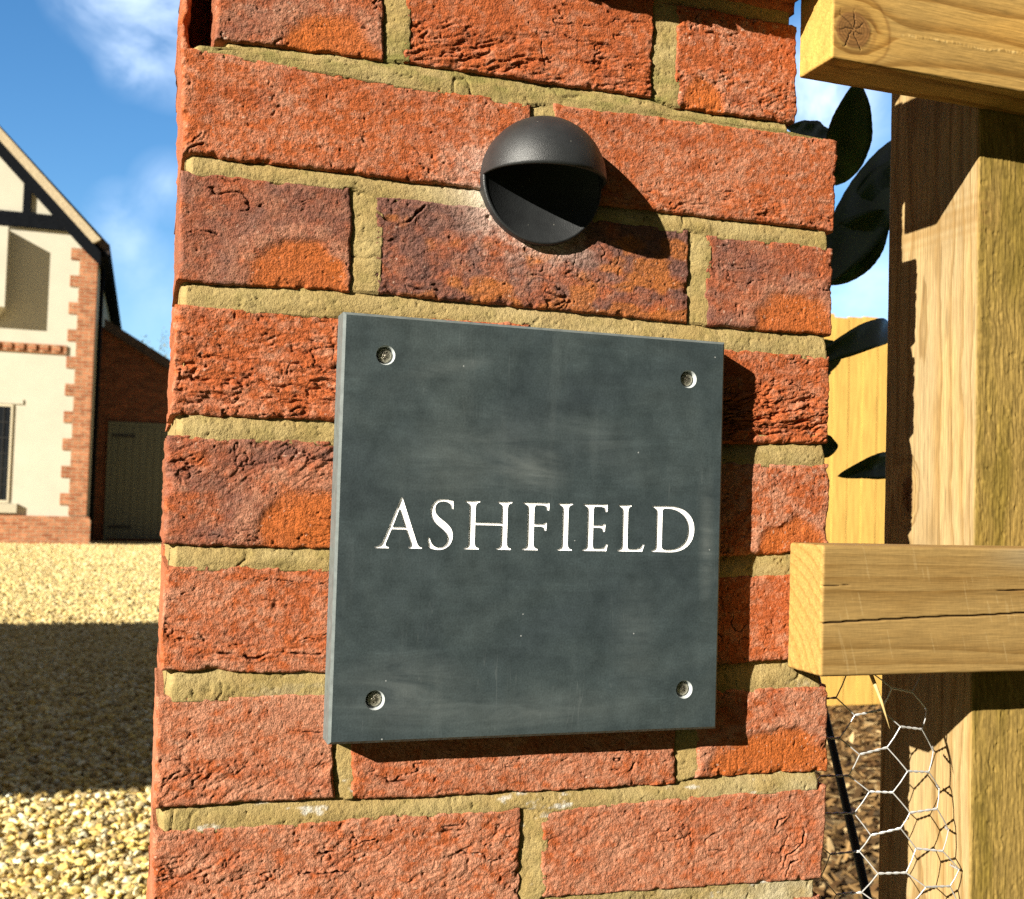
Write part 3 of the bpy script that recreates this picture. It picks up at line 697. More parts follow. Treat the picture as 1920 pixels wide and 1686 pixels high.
def rings(P, N, axis, pith, per, seed, pale, late, knots=(), wob=6.0, rough=.18, cracks=()):
    a = P[:, axis]; o = [i for i in range(3) if i != axis]; u, v = P[:, o[0]], P[:, o[1]]
    u2 = u + wob*fbm(a/220, v/60, u/60, seed, 3); v2 = v + wob*fbm(a/220, u/60, v/60, seed+1, 3)
    lift = np.zeros(len(P)); core = np.zeros(len(P)); kd = np.full(len(P), 1e3); kth = np.zeros(len(P))
    for (kp, rad, infl, asp) in knots:        # kp 3D point on the surface, rad mm
        d3 = P-np.array(kp); da = d3[:, axis]; dp = np.sqrt(np.maximum((d3**2).sum(1)-da**2, 0)); perp = d3[:, o[0]] + d3[:, o[1]]
        d = np.sqrt((da/asp)**2+dp**2)+1.6*fbm(P[:, 0]/9, P[:, 1]/9, P[:, 2]/9, seed+2, 2); lift = lift + infl*np.exp(-(d/(rad*1.7))**2)*np.sign(perp+1e-6)
        core = np.maximum(core, 1-sst(rad*.86, rad*1.06, d)); kth = np.where(d < kd, np.arctan2(perp, da), kth); kd = np.minimum(kd, d/rad)
    rr_ = np.hypot(u2-pith[0], v2-pith[1]) + lift + 1.2*fbm(a/60, u/12, v/12, seed+3, 3)
    ph = rr_/per + .5*fbm(rr_/25, a/900, 0, seed+4, 2); s = ph-np.floor(ph); lt = .25*sst(.2, .7, s)*(1-sst(.93, 1.0, s)) + .75*sst(.58, .90, s)*(1-sst(.93, 1.0, s))
    fib = fbm(a/26, u/1.1, v/1.1, seed+5, 4, .65); big = fbm(a/150, u/28, v/28, seed+6, 3)
    C = mixc(np.broadcast_to(np.array(pale), (len(P), 3)).copy(), np.array(late), np.clip(lt*1.0+.08*fib, 0, 1))
    stk = sst(.18, .55, vn(a/34, u/.95, v/.95, seed+21))*sst(-.1, .5, fbm(a/150, u/9, v/9, seed+22, 2)+.2)
    C = C*(1+.26*fib+.20*big-.22*stk)[:, None]
    C = mixc(C, C*np.array((1.0,.88,.62)), np.clip(.3+big*1.4, 0, 1)*.5)
    h = rough*(fib*1.1 + .5*fbm(a/6, u/2, v/2, seed+7, 3)) - .12*lt
    if len(knots):
        kr = np.abs(((kd*7+.4*fbm(P[:, 0]/4, P[:, 1]/4, P[:, 2]/4, seed+8, 2)) % 1)-.5)*2
        C = mixc(C, np.array((.105,.048,.014))*(1+.9*kr[:, None]), core*.93)
        ringz = np.exp(-((kd-1.18)/.16)**2); C = mixc(C, C*np.array((.62,.52,.40)), ringz*.7)
        outer = np.exp(-((kd-2.0)/.09)**2); C = mixc(C, C*np.array((.55,.44,.32)), outer*.6); C = mixc(C, C*np.array((1.12,1.06,.9)), (kd > 1.3)*(kd < 1.95)*.6)
        rc = np.abs(((kth/(2*math.pi)*7+.25*vn(kd*3, kth*0, 0, seed+9)) % 1)-.5)
        cr = (1-sst(.012, .030, np.abs(rc-0.0)*np.maximum(kd, .12)))*sst(.06, .16, kd)*(1-sst(.75, 1.05, kd+.3*vn(np.floor(kth*1.11), 3, 0, seed)))
        C = mixc(C, np.array((.020,.010,.004)), cr*.9); h = h - .9*cr + .3*core
        pit = 1-sst(.05, .12, kd); C = mixc(C, np.array((.03,.012,.004)), pit); h = h - 1.0*pit
    for (fn_, w, x0, x1) in cracks:           # fn_(a) gives height of a drying crack along the grain on the viewer's side
        dd = np.abs(P[:, 2]-(fn_(a)+.5*fbm(a/45, 1, 0, seed+11, 3))); k = (1-sst(w*.5, w*1.1, dd))*sst(x0, x0+6, a)*(1-sst(x1-6, x1, a))*(N[:, 1] < -.3)
        C = mixc(C, np.array((.035,.018,.006)), k*.85); h = h - 1.6*k
    return C, h
fence = thing('post_and_rail_fence', 'sawn yellow timber post with two thick rails butting the brick pillar', 'fence', (.61, .05, 0))
RX = .407
PALE = (.315,.192,.064); LATE = (.18,.090,.022)
zl0, zl1 = Z0-.0728, Z0+.0125
kp = at(1600, 55, -.04)*1000
LOWCR = ((lambda a: (Z0*1000-38)+(a-407)*.035, .75, 396, 900), (lambda a: Z0*1000-17.5+(a-480)*.01, .45, 545, 800), (lambda a: Z0*1000-14+(a-400)*.02, .3, 400, 430))
def fn_low(P, N):
    C, h = rings(P, N, 0, (40, Z0*1000-105), 8.5, 300, PALE, LATE, rough=.16, wob=5,
        cracks=LOWCR)
    fr = np.clip(-N[:, 1], 0, 1)*(1-np.clip(-N[:, 0], 0, 1)); a = P[:, 0]; f = (zl1*1000-P[:, 2])/85.3; dk = np.zeros(len(P))
    for k, (fl_, dr_, stg, bend) in enumerate(((.07,1,.45,0),(.14,1,.6,.01),(.235,1,.8,-.012),(.345,1,1.0,-.02),(.795,-1,1.0,.075),(.915,-1,.7,.035))):
        dd = dr_*(f-(fl_+bend*np.clip((a-440)/150, 0, 2)**1.4+.012*fbm(a/70, k*7.7, 0, 320+k, 3))); dk = np.maximum(dk, stg*sst(-.004, .006, dd)*np.exp(-np.clip(dd, 0, 9)/.075))
    mot = fbm(a/34, P[:, 2]/13, 0, 326, 4); fine = fbm(a/7, P[:, 2]/.9, 0, 327, 3); sp = fbm(a/1.1, P[:, 2]/3.5, 0, 328, 3)
    Cf = mixc(np.broadcast_to(np.array((.285,.178,.060)), (len(P), 3)).copy(), np.array((.140,.070,.014)), np.clip(.85*dk+.28*mot+.06*fine, 0, 1))*(1+.05*fine+.08*sp+.10*mot)[:, None]
    Cf = mixc(Cf, np.array((.25,.205,.125)), sst(520, 580, a)*sst(.25, .05, f)*.55)
    sk_ = sst(.50, .62, fbm((a+.25*(P[:, 2]-1250))/1.5, P[:, 2]/26, 1, 329, 2))*sst(0, .35, fbm(a/40, P[:, 2]/30, 4, 311, 2)+.1); Cf = mixc(Cf, np.array((.42,.30,.135)), sk_*.26)
    crk = np.zeros(len(P))
    for (fn_, w, x0, x1) in LOWCR:
        d0 = np.abs(P[:, 2]-(fn_(a)+.5*fbm(a/45, 1, 0, 311, 3))); crk = np.maximum(crk, (1-sst(w*.5, w*1.1, d0))*sst(x0, x0+6, a)*(1-sst(x1-6, x1, a)))
    Cf = mixc(Cf, np.array((.030,.014,.005)), crk*.9); C = mixc(C, Cf, fr); h = h*(1-.5*fr)-.8*crk*fr
    end = np.clip(-N[:, 0], 0, 1); C = mixc(C, np.array((.44,.27,.07))*(1+.3*fbm(P[:, 1]/1.2, P[:, 2]/1.2, P[:, 0]/3, 307, 3))[:, None]*(.94+.06*np.cos((P[:, 1]*.8+P[:, 2]*.55)/.9+2*fbm(P[:, 1]/8, P[:, 2]/8, 0, 312, 2)))[:, None], end*.55)
    h = h + end*(.35*fbm(P[:, 1]/3, P[:, 2]/7, 0, 309, 3)); pass
    return C, h
def fn_top(P, N):
    C, h = rings(P, N, 0, (70, Z0*1000+450), 13, 330, (.35,.212,.062), (.22,.115,.026), knots=((kp, 12.8, 22, 1.12),), rough=.22, wob=9)
    end = np.clip(-N[:, 0], 0, 1); C = mixc(C, np.array((.50,.31,.075))*(1+.25*fbm(P[:, 1]/5, P[:, 2]/14, 0, 337, 3))[:, None], end*.7)
    # torn, whiskery saw line low on the face
    zz = Z0*1000+357+(P[:, 0]-440)*.03+2*fbm(P[:, 0]/25, 0, 0, 338, 3); tl_ = np.exp(-((P[:, 2]-zz)/.9)**2)*sst(452, 475, P[:, 0])*(N[:, 1] < -.3)
    h = h + tl_*(.25+.5*fbm(P[:, 0]/2, P[:, 2]/2, 0, 339, 2)); C = mixc(C, np.array((.46,.31,.115)), np.clip(tl_*(.2+fbm(P[:, 0]/2.5, 0, 0, 340, 2)), 0, 1))
    return C, h
xs = np.concatenate([st(RX, .60, .0006), st(.606, 1.9, .05)])
low = wood_box('rail', xs, st(-.040, -.0006, .0009), st(zl0, zl1, .0006), .0022, fn_low, M['wood_x'])
top = wood_box('rail', xs, st(-.040, -.0006, .0009), st(Z0+.3338, Z0+.4188, .0006), .0018, fn_top, M['wood_x'])
top['label'] = 'upper rail with a round cracked knot at its end'
low['label'] = 'lower rail split by a long drying crack'
kn = atx(1702, 925, .5625)*1000
def fn_post(P, N):
    C, h = rings(P, N, 2, (700, 60), 3.4, 360, (.335,.240,.118), (.235,.152,.062), knots=((kn, 6.0, 14, 2.2),), rough=.14, wob=4)
    fr = np.clip(-N[:, 1], 0, 1)
    wp = 4*fbm(P[:, 0]/20, P[:, 2]/40, 0, 375, 2); x_ = P[:, 0]+wp
    rg = fbm(x_/3.2, P[:, 2]/9, 0, 371, 4, .6); rg2 = fbm(x_/1.6, P[:, 2]/3.0, 0, 372, 3); gr = fbm(P[:, 0]/14, P[:, 2]/70, 0, 373, 4)
    Cf = mixc(np.broadcast_to(np.array((.245,.160,.042)), (len(P), 3)).copy(), np.array((.175,.118,.022)), np.clip(.35+1.5*gr, 0, 1))*(1+.30*rg+.2*rg2)[:, None]
    C = mixc(C, Cf, fr)
    h = h*(1-fr) + fr*(.20*rg + .20*rg2 + .45*fbm(x_/1.3, P[:, 2]/16, 0, 376, 3) - .5*sst(.45, .7, fbm(x_/4, P[:, 2]/6, 2, 374, 2)))
    kz = Z0*1000+258; q = np.hypot((P[:, 0]-568)/14, (P[:, 2]-kz)/16); km = np.exp(-q**2); C = mixc(C, np.array((.20,.11,.03)), km*.6*(.6+.4*np.sin(q*16)))
    return C, h
zpost = np.concatenate([st(0, Z0-.28, .03), st(Z0-.275, Z0+.36, .0008), st(Z0+.39, Z0+.62, .04)])
post = wood_box('post', np.concatenate([st(.5625, .612, .0009), st(.62, .6625, .006)]), np.concatenate([st(.0006, .1055, .0009)]), zpost, .0022, fn_post, M['wood_z'])
adopt(fence, post, low, top)

# ------------------------------------------------------------------ ground
t = NT('ground earth'); v = t.coord('Object'); n = t.noise(v, 3, 6, .6)
M['earth'] = t.out(t.ramp(n, [(.3, (.055,.075,.022)), (.7, (.10,.115,.04))]), .95, t.bump(n, 1, .02), .1)
g = MB(); g.add([(-900,-900,-.03),(900,-900,-.03),(900,900,-.03),(-900,900,-.03)], [(0,1,2,3)])
gr = g.build('ground', M['earth']); tag(gr, 'rough grass ground around the driveway and house', 'ground', None, 'structure')
t = NT('loose yellow gravel'); v = t.coord('Object')
vo = t.n('TexVoronoi', Vector=v, Scale=48.0, Randomness=1.0); vo2 = t.n('TexVoronoi', Vector=v, Scale=34.0)
n = t.noise(v, 3.0, 5, .6); nf = t.noise(v, 150, 3, .6)
sc_ = t.n('SeparateColor', Color=vo.outputs['Color']).outputs[0]
c = t.ramp(sc_, [(.0, (.24,.17,.07)), (.25, (.50,.37,.15)), (.6, (.64,.49,.21)), (1.0, (.80,.66,.38))])
c = t.mix(1.0, c, t.ramp(n, [(.3, .82), (.7, 1.15)]), 'MULTIPLY')
h1 = t.math('SUBTRACT', 1.0, vo.outputs['Distance'])
h = t.math('ADD', h1, t.math('MULTIPLY', t.math('SUBTRACT', 1.0, vo2.outputs['Distance']), .8))
M['gravel'] = t.out(c, .9, t.bump(h, 1.0, .005), .15)
g = MB(); g.add([(-40,1.0,0),(1.05,1.0,0),(1.05,5.7,0),(9,5.7,0),(9,27,0),(-40,27,0)], [(0,1,2,3,4,5)])
dr = g.build('driveway', M['gravel']); tag(dr, 'pale yellow gravel driveway', 'driveway', None, 'structure')
rng = np.random.default_rng(5)
ico = bmesh.new(); bmesh.ops.create_icosphere(ico, subdivisions=1, radius=1.0); IV = np.array([v_.co[:] for v_ in ico.verts]); IF = np.array([[v_.index for v_ in f.verts] for f in ico.faces]); ico.free()
def scatter(name, xy, size, mat, pal, seed, flat=(.45,.8), long=(1.0,1.5), smooth=False, zb=0.0, tilt=.5, calm=False):
    r = np.random.default_rng(seed); n = len(xy); nv = len(IV)
    V = np.repeat(IV[None], n, 0)*(1+.20*r.normal(size=(n, nv, 1)))
    sc = np.asarray(size)[:, None]*np.stack([r.uniform(*long, n), r.uniform(.7, 1.0, n), r.uniform(*flat, n)], 1)
    V = V*sc[:, None, :]
    def rot(ax, a):
        c, s = np.cos(a), np.sin(a); o = [i for i in range(3) if i != ax]; R = np.zeros((n,3,3)); R[:, ax, ax] = 1
        R[:, o[0], o[0]] = c; R[:, o[1], o[1]] = c; R[:, o[0], o[1]] = -s; R[:, o[1], o[0]] = s; return R
    Rm = rot(2, r.uniform(0, 6.28, n)) @ rot(0, r.normal(0, tilt, n)) @ rot(1, r.normal(0, tilt, n))
    V = np.einsum('nij,nkj->nki', Rm, V)
    V[..., 0] += xy[:, 0, None]; V[..., 1] += xy[:, 1, None]; V[..., 2] += zb + (size*r.uniform(.1, 1.1, n))[:, None]
    T = (IF[None]+np.arange(n)[:, None, None]*nv).reshape(-1, 3)
    pal = np.array(pal); w = pal[r.integers(0, len(pal), n)]*(1+.2*r.normal(size=(n, 1)))*.86
    if calm: w = w + (w.mean(0)-w)*np.clip((xy[:, 1:2]-4)/9, 0, .6)
    C = np.repeat(np.clip(w, .01, .9)[:, None], nv, 1).reshape(-1, 3)
    return mesh_np(name, V.reshape(-1, 3), None, mat, None, C, smooth, T)
M['stone'] = mat_tone('gravel stone', 220, .8, 1.2, .002, .85, .2)
M['chip'] = mat_tone('bark chip', 300, .7, 1.25, .002, .9, .1)
N1 = 30000
yy = 2.3+6.2*rng.random(N1)**1.35; xx = -2.2+3.2*rng.random(N1); keep = (xx > -.55-.22*yy) & (xx < 1.0)
xy = np.stack([xx, yy], 1)[keep]
yf = 8.3+8.0*rng.random(14000); xf = -2.4+3.2*rng.random(14000); xy = np.concatenate([xy, np.stack([xf, yf], 1)[(xf > -.6-.10*yf) & (xf < .9)]])
yf = 16.3+7.0*rng.random(13000); xf = -2.7+3.6*rng.random(13000); xy = np.concatenate([xy, np.stack([xf, yf], 1)])
gs = scatter('gravel', xy, .0125*(1+.35*rng.random(len(xy)))*np.where(xy[:, 1] > 5.5, 1.1, 1.0)*np.where(xy[:, 1] > 8.3, 1.15, 1.0)*np.where(xy[:, 1] > 16.3, 1.25, 1.0), M['stone'], [(.66,.50,.19),(.74,.58,.26),(.58,.40,.12),(.78,.68,.38),(.44,.31,.12),(.34,.25,.12),(.70,.52,.16),(.80,.72,.48)], 8, calm=True)
tag(gs, 'loose yellow flint gravel spread over the driveway', 'gravel', None, 'stuff')
# bark and straw litter beyond the fence
g = MB(); g.add([(1.06,-3,.004),(9,-3,.004),(9,5.6,.004),(1.06,5.6,.004)], [(0,1,2,3)])
bb = g.build('border_soil', plain('dark border soil', (.10,.062,.026), .95, 25, .5, .02)); tag(bb, 'dark border soil below the bark litter', 'soil', None, 'structure')
n2 = 15000; xy = np.stack([1.2+4.2*rng.random(n2), 1.2+4.2*rng.random(n2)], 1)
ch_ = scatter('bark_mulch', xy, .011*(1+.6*rng.random(n2)), M['chip'], [(.16,.092,.035),(.24,.145,.058),(.10,.052,.020),(.36,.25,.12),(.06,.034,.014),(.20,.115,.045)], 9, (.15,.35), (2.2,5.0), False, .004, .45)
tag(ch_, 'brown bark and straw mulch covering the border', 'mulch', None, 'stuff')

# ------------------------------------------------------------------ house across the drive
HY = 23.5
M['render'] = plain('cream render', (.49,.46,.37), .9, 2, .05, .003, .05)
M['black'] = plain('black stained timber', (.006,.007,.009), .9, 20, .3, .003, .03)
M['tile'] = plain('dark roof tile', (.05,.035,.03), .8, 8, .4, .02)
M['verge'] = plain('verge mortar', (.42,.34,.22), .9, 20, .2, .005)
M['glass'] = plain('dark window glass', (.012,.014,.017), .08, None, 0, 0, .5)
M['wframe'] = plain('cream window frame', (.52,.46,.33), .6)
M['stonesill'] = plain('stone sill', (.42,.38,.28), .85, 40, .15, .003)
M['door'] = plain('sage painted boards', (.10,.105,.078), .6, 8, .12, .002, .3, 0, (4, 4, .3))
M['iron'] = plain('black iron', (.02,.02,.02), .5)
def mat_brick(name, c1, c2, mo, sx_=1.0):
    t = NT(name); v = t.coord('Object'); mp = t.n('Mapping', Rotation=(math.radians(90), 0, 0)); t.t.links.new(v, mp.inputs['Vector'])
    sep = t.n('SeparateXYZ', Vector=v); cb = t.n('CombineXYZ', X=t.math('ADD', sep.outputs[0], sep.outputs[1]), Y=sep.outputs[2])
    bt = t.n('TexBrick', Vector=cb.outputs[0], Color1=c1, Color2=c2, Mortar=mo, Scale=1.0)
    bt.inputs['Brick Width'].default_value = .225; bt.inputs['Row Height'].default_value = .075; bt.inputs['Mortar Size'].default_value = .006; bt.inputs['Bias'].default_value = 0
    n = t.noise(v, 9, 5, .65); c = t.mix(1.0, bt.outputs['Color'], t.ramp(n, [(.3, .7), (.7, 1.3)]), 'MULTIPLY')
    return t.out(c, .92, t.bump(t.math('SUBTRACT', 1.0, bt.outputs['Fac']), .8, .006), .1)
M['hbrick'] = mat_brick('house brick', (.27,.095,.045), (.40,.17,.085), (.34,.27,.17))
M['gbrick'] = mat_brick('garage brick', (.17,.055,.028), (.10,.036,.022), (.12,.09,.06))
def hx(px, py=800): return at(px, py, HY)[0]
def hz(py, px=100): return at(px, py, HY)[2]
house = thing('house', 'cream rendered gabled house with brick quoins and black timber framing', 'house', (hx(0), HY, 0))
xr_ = hx(168); ex_ = hx(190, 455); ez = at(190, 455, HY)[2]
slope = (at(0, 245, HY)[2]-ez)/(ex_-at(0, 245, HY)[0])
xa_ = xr_-4.2; zw = ez+(ex_-xr_)*slope-.25     # ridge x ; wall top at the corner
xl_ = 2*xa_-xr_; zr = zw+(xr_-xa_)*slope
b = MB(); b.prism([(xl_,0),(xr_,0),(xr_,zw),(xa_,zr),(xl_,zw)], HY, HY+14); parts = [b.build('wall', M['render'])]
b = MB(); b.prism([(xl_-.1,0),(hx(165,1000)+.04,0),(hx(165,1000)+.04,hz(975)),(hx(165,1000),hz(968)),(xl_-.1,hz(968))], HY-.09, HY-.002); parts.append(b.build('plinth', M['hbrick']))
# toothed brick quoins
pts = [(xr_+.012, hz(966)), (xr_+.012, hz(462))]; zc_ = hz(462); wide = True; lft = []
while zc_ > hz(966)+.05:
    hgt = .235 if wide else .32; xq = xr_-(.50 if wide else .33); lft += [(xq, zc_), (xq, max(zc_-hgt, hz(966)))]; zc_ -= hgt; wide = not wide
b = MB()
for i in range(0, len(lft), 2): b.box(lft[i][0], xr_+.012, HY-.022, HY+.3, lft[i+1][1], lft[i][1])
parts.append(b.build('quoins', M['hbrick']))
b = MB(); b.box(xl_, xr_-.5, HY-.04, HY-.002, hz(663), hz(647))
x = xr_-.62
while x > xr_-4: b.box(x-.11, x, HY-.075, HY-.041, hz(659), hz(648)); x -= .225
parts.append(b.build('string_course', M['hbrick']))
# gable timbers
def gl(px_off): return None
zb0, zb1 = hz(432), hz(405)
b = MB(); b.box(xl_, hx(146, 430), HY-.075, HY-.003, zb0, zb1); b.box(hx(44, 370), hx(59, 370), HY-.06, HY-.003, zb1+.002, hz(332)); parts.append(b.build('timber_frame', M['black']))
nrm = math.hypot(1, slope); th = .36
def sl(x, off): return ez+(ex_-x)*slope+off
b = MB()
for sgn in (1, -1):
    P = [(ex_+.01, sl(ex_+.01,-.24)), (ex_+.01, sl(ex_+.01,-.52)), (ex_-.30, sl(ex_-.30,-.56)), (xa_, sl(xa_,-.52)), (xa_, sl(xa_,-.24))]
    if sgn < 0: P = [(2*xa_-x, z) for x, z in P]
    b.prism(P, HY-.30, HY-.24)
parts.append(b.build('bargeboard', M['black']))
b = MB()
for sgn in (1, -1):
    P = [(ex_, sl(ex_,0.0)), (ex_-.14, sl(ex_-.14,-.238)), (xa_, sl(xa_,-.238)), (xa_, sl(xa_,0.0))]
    if sgn < 0: P = [(2*xa_-x, z) for x, z in P]
    b.prism(P, HY-.34, HY-.20)
parts.append(b.build('verge', M['verge']))
b = MB()
for sgn in (1, -1):
    P = [(ex_+.17, sl(ex_+.17,.10)), (ex_+.17, sl(ex_+.17,-.10)), (xa_, sl(xa_,-.25)), (xa_, sl(xa_,.02))]
    if sgn < 0: P = [(2*xa_-x, z) for x, z in P]
    b.prism(P, HY-.198, HY+14.3)
parts.append(b.build('roof', M['tile']))
b = MB(); b.box(xr_+.03, ex_+.165, HY-.18, HY+14.2, ez-.34, ez-.30); b.box(ex_+.06, ex_+.17, HY-.196, HY+14.2, ez-.298, ez-.06); parts.append(b.build('soffit', M['black']))
b = MB(); b.tube([(xr_+.10, HY+.30, .1), (xr_+.10, HY+.30, zw-.3)], .045, 10); parts.append(b.build('downpipe', M['black'], None, True))
# ground floor window
wx1 = hx(23); wz0, wz1 = hz(945), hz(762)
fr = MB(); fr.box(wx1-.035, wx1, HY-.03, HY+.05, wz0, wz1); fr.box(wx1-1.6, wx1-.037, HY-.03, HY+.05, wz1-.05, wz1); fr.box(wx1-1.6, wx1-.037, HY-.03, HY+.05, wz0, wz0+.05); fr.box(wx1-1.65, wx1-1.602, HY-.03, HY+.05, wz0, wz1)
win = fr.build('window', M['wframe']); parts.append(win)
b = MB(); b.box(wx1-1.6, wx1-.036, HY-.012, HY-.004, wz0+.05, wz1-.05); pane = b.build('pane', M['glass']); pane.parent = win
b = MB()
for k in range(1, 6): b.box(wx1-1.6, wx1-.05, HY-.022, HY-.0125, wz0+.05+k*(wz1-wz0-.1)/6-.011, wz0+.05+k*(wz1-wz0-.1)/6+.011)
for k in range(0, 7): b.box(wx1-.17-k*.22, wx1-.15-k*.22, HY-.0245, HY-.0225, wz0+.05, wz1-.05)
gb = b.build('glazing_bars', M['iron']); gb.parent = win
b = MB(); b.box(wx1-1.8, wx1+.16, HY-.10, HY-.003, hz(963), hz(946)); sl_ = b.build('sill', M['stonesill']); sl_.parent = win
b = MB(); b.box(wx1-1.8, wx1+.18, HY-.025, HY-.002, hz(761), hz(752)); hd_ = b.build('lintel', M['render']); hd_.parent = win
# first floor oriel
ox = hx(17, 500); b = MB()
zt_, zbm = hz(441), hz(588)
b.add([(ox-1.7,HY-.42,zt_),(ox,HY-.42,zt_),(ox,HY-.002,zt_),(ox-1.7,HY-.002,zt_),(ox-1.7,HY-.42,zbm),(ox,HY-.42,zbm),(ox,HY-.002,zbm),(ox-1.7,HY-.002,zbm),(ox-1.5,HY-.05,zbm-.28),(ox-.25,HY-.05,zbm-.28)],
      [(0,1,5,4),(1,2,6,5),(3,0,4,7),(0,3,2,1),(4,5,9,8),(5,6,9),(7,4,8),(6,7,8,9)])
orl = b.build('oriel', M['render']); parts.append(orl)
adopt(house, *parts)
# garage wing, set back in the house's shade
GY = HY+1.7
def gx(px, py=800): return at(px, py, GY)[0]
def gz(py, px=250): return at(px, py, GY)[2]
gar = thing('garage', 'dark brick garage wing in the shade with grey boarded door', 'garage', (gx(250), GY, 0))
p1 = at(184, 596, GY); p2 = at(320, 682, GY); sg = (p1[2]-p2[2])/(p2[0]-p1[0]); xR = p2[0]+1.6
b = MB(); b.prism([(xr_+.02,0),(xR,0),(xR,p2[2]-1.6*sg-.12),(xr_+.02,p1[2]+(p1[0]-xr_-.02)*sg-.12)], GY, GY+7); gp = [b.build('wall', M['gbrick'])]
b = MB(); xs_ = xr_+.14; b.prism([(xs_,p1[2]+(p1[0]-xs_)*sg+.05),(xR+.3,p2[2]-1.9*sg+.05),(xR+.3,p2[2]-1.9*sg-.17),(xs_,p1[2]+(p1[0]-xs_)*sg-.17)], GY-.22, GY+7.2); gp.append(b.build('roof', M['tile']))
d0, d1, dz1 = gx(205), gx(205)+2.3, gz(794)
b = MB(); k = 0; x = d0+.06
while x < d1-.1: b.box(x, x+.142, GY-.05, GY-.02, .06, dz1-.06); x += .15
door = b.build('door', M['door']); gp.append(door)
b = MB(); b.box(d0-.02, d0+.055, GY-.06, GY-.003, .02, dz1+.02); b.box(d0+.057, d1, GY-.06, GY-.003, dz1-.055, dz1+.02); df = b.build('door_frame', M['door']); df.parent = door
for zz in (gz(818), gz(988)):
    b = MB(); b.box(d0+.05, d0+.55, GY-.062, GY-.051, zz-.035, zz+.035); hg = b.build('hinge', M['iron']); hg.parent = door
adopt(gar, *gp)

# ------------------------------------------------------------------ open cart lodge left of the view: its roof shades the drive
cl = thing('cart_lodge', 'open timber cart lodge left of the drive whose roof shades the gravel', 'cart lodge', (-8, 4, 0))
cx0, cx1, cy = -13.5, -3.6, 1.72
b = MB()
def cl_roof(x0, x1):
    pr = [(cy,2.42),(cy+2.75,4.95),(cy+5.3,2.6),(cy+5.3,2.42),(cy+2.75,4.78),(cy,2.24)]
    n_ = len(pr); b.add([(x0,y,z) for y,z in pr]+[(x1,y,z) for y,z in pr], [tuple(range(n_)), tuple(range(2*n_-1,n_-1,-1))]+[(i,i+n_,(i+1)%n_+n_,(i+1)%n_) for i in range(n_)])
cl_roof(cx0, cx1); rf = b.build('roof', M['tile']); cp = [rf]
M['oak'] = plain('oak frame', (.22,.14,.06), .8, 10, .25, .004)
for x in (-13, -9.9, -6.8):
    for y in (cy+.3, cy+5.0):
        b = MB(); b.box(x-.09,x+.09,y-.09,y+.09,0,2.47 if y < 3 else 2.5); cp.append(b.build('post', M['oak']))
adopt(cl, *cp)

# ------------------------------------------------------------------ yellow board fence beyond
FY = 5.35
M['board'] = plain('new yellow softwood boards', (.60,.365,.088), .75, 9, .22, .002, .2, 0, (9, 9, .6))
ft = at(1640, 588, FY)[2]
bf = thing('board_fence', 'bright yellow close boarded fence across the border behind the post', 'fence', (4.4, FY, 0))
b = MB(); x = 2.9; k = 0; bm_ = []
while x < 6.4:
    b.box(x, x+.1075, FY-.022-(.003 if k % 2 else 0), FY-(.003 if k % 2 else 0), .03, ft-.04+.012*math.sin(k*2.1)); x += .108; k += 1
bds = b.build('boards', M['board'])
b = MB(); b.box(2.9,6.4,FY+.002,FY+.05,.4,.48); b.box(2.9,6.4,FY+.002,FY+.05,ft-.4,ft-.32)
adopt(bf, bds, b.build('rails', M['board']))

# ------------------------------------------------------------------ wire netting curling beside the post
M['wire'] = plain('galvanised wire', (.58,.57,.55), .42, 300, .15, 0, .5, .55)
NX = [(.446,.062),(.456,.040),(.472,.024),(.492,.014),(.514,.006),(.532,.003),(.544,.008),(.549,.020),(.547,.030),(.541,.040)]
NXa = np.array(NX); sl_len = np.concatenate([[0], np.cumsum(np.hypot(*np.diff(NXa, axis=0).T))])
def net(s, z):
    r = random.Random(int(s*1e5)*7919+int(z*1e5)); wob = .0026
    lean = (z-(Z0-.17))*.38
    return Vector((np.interp(s, sl_len, NXa[:, 0])-lean*.55+r.uniform(-wob, wob), np.interp(s, sl_len, NXa[:, 1])+r.uniform(-wob, wob), z+r.uniform(-wob, wob)+.018*math.sin(s*16)))
b = MB(); A_, B_ = .0185, .0115; HH = .0285           # twist length, slant run, cell height
nodes = {}
ncol = int((sl_len[-1]-A_)/(A_+B_))+1; nrow = 17
def nd(c, r_, e):                 # both ends of a twist: column c, row r_
    s = c*(A_+B_)+(A_ if e else 0); z = Z0-.095-r_*HH-(HH/2 if c % 2 else 0); return net(min(s, sl_len[-1]), z)
for c in range(ncol):
    for r_ in range(nrow):
        p, q = nd(c, r_, 0), nd(c, r_, 1); d = q-p
        e1 = d.cross(Vector((0,0,1))).normalized(); e2 = d.cross(e1).normalized()
        for ph in (0, math.pi):
            b.tube([p+d*(i/12)+(e1*math.cos(ph+i*.95)+e2*math.sin(ph+i*.95))*.00050 for i in range(13)], .00050, 5, False)
        if c+1 < ncol:
            for rr2 in ((r_, r_-1) if c % 2 == 0 else (r_, r_+1)):
                if 0 <= rr2 < nrow:
                    t_ = nd(c+1, rr2, 0); md = (q+t_)/2+Vector((0, -.0006, 0))
                    b.tube([q, md, t_], .00050, 5, False)
nt = b.build('wire_netting', M['wire'], None, True); tag(nt, 'curled galvanised hexagonal wire netting beside the timber post', 'wire netting')

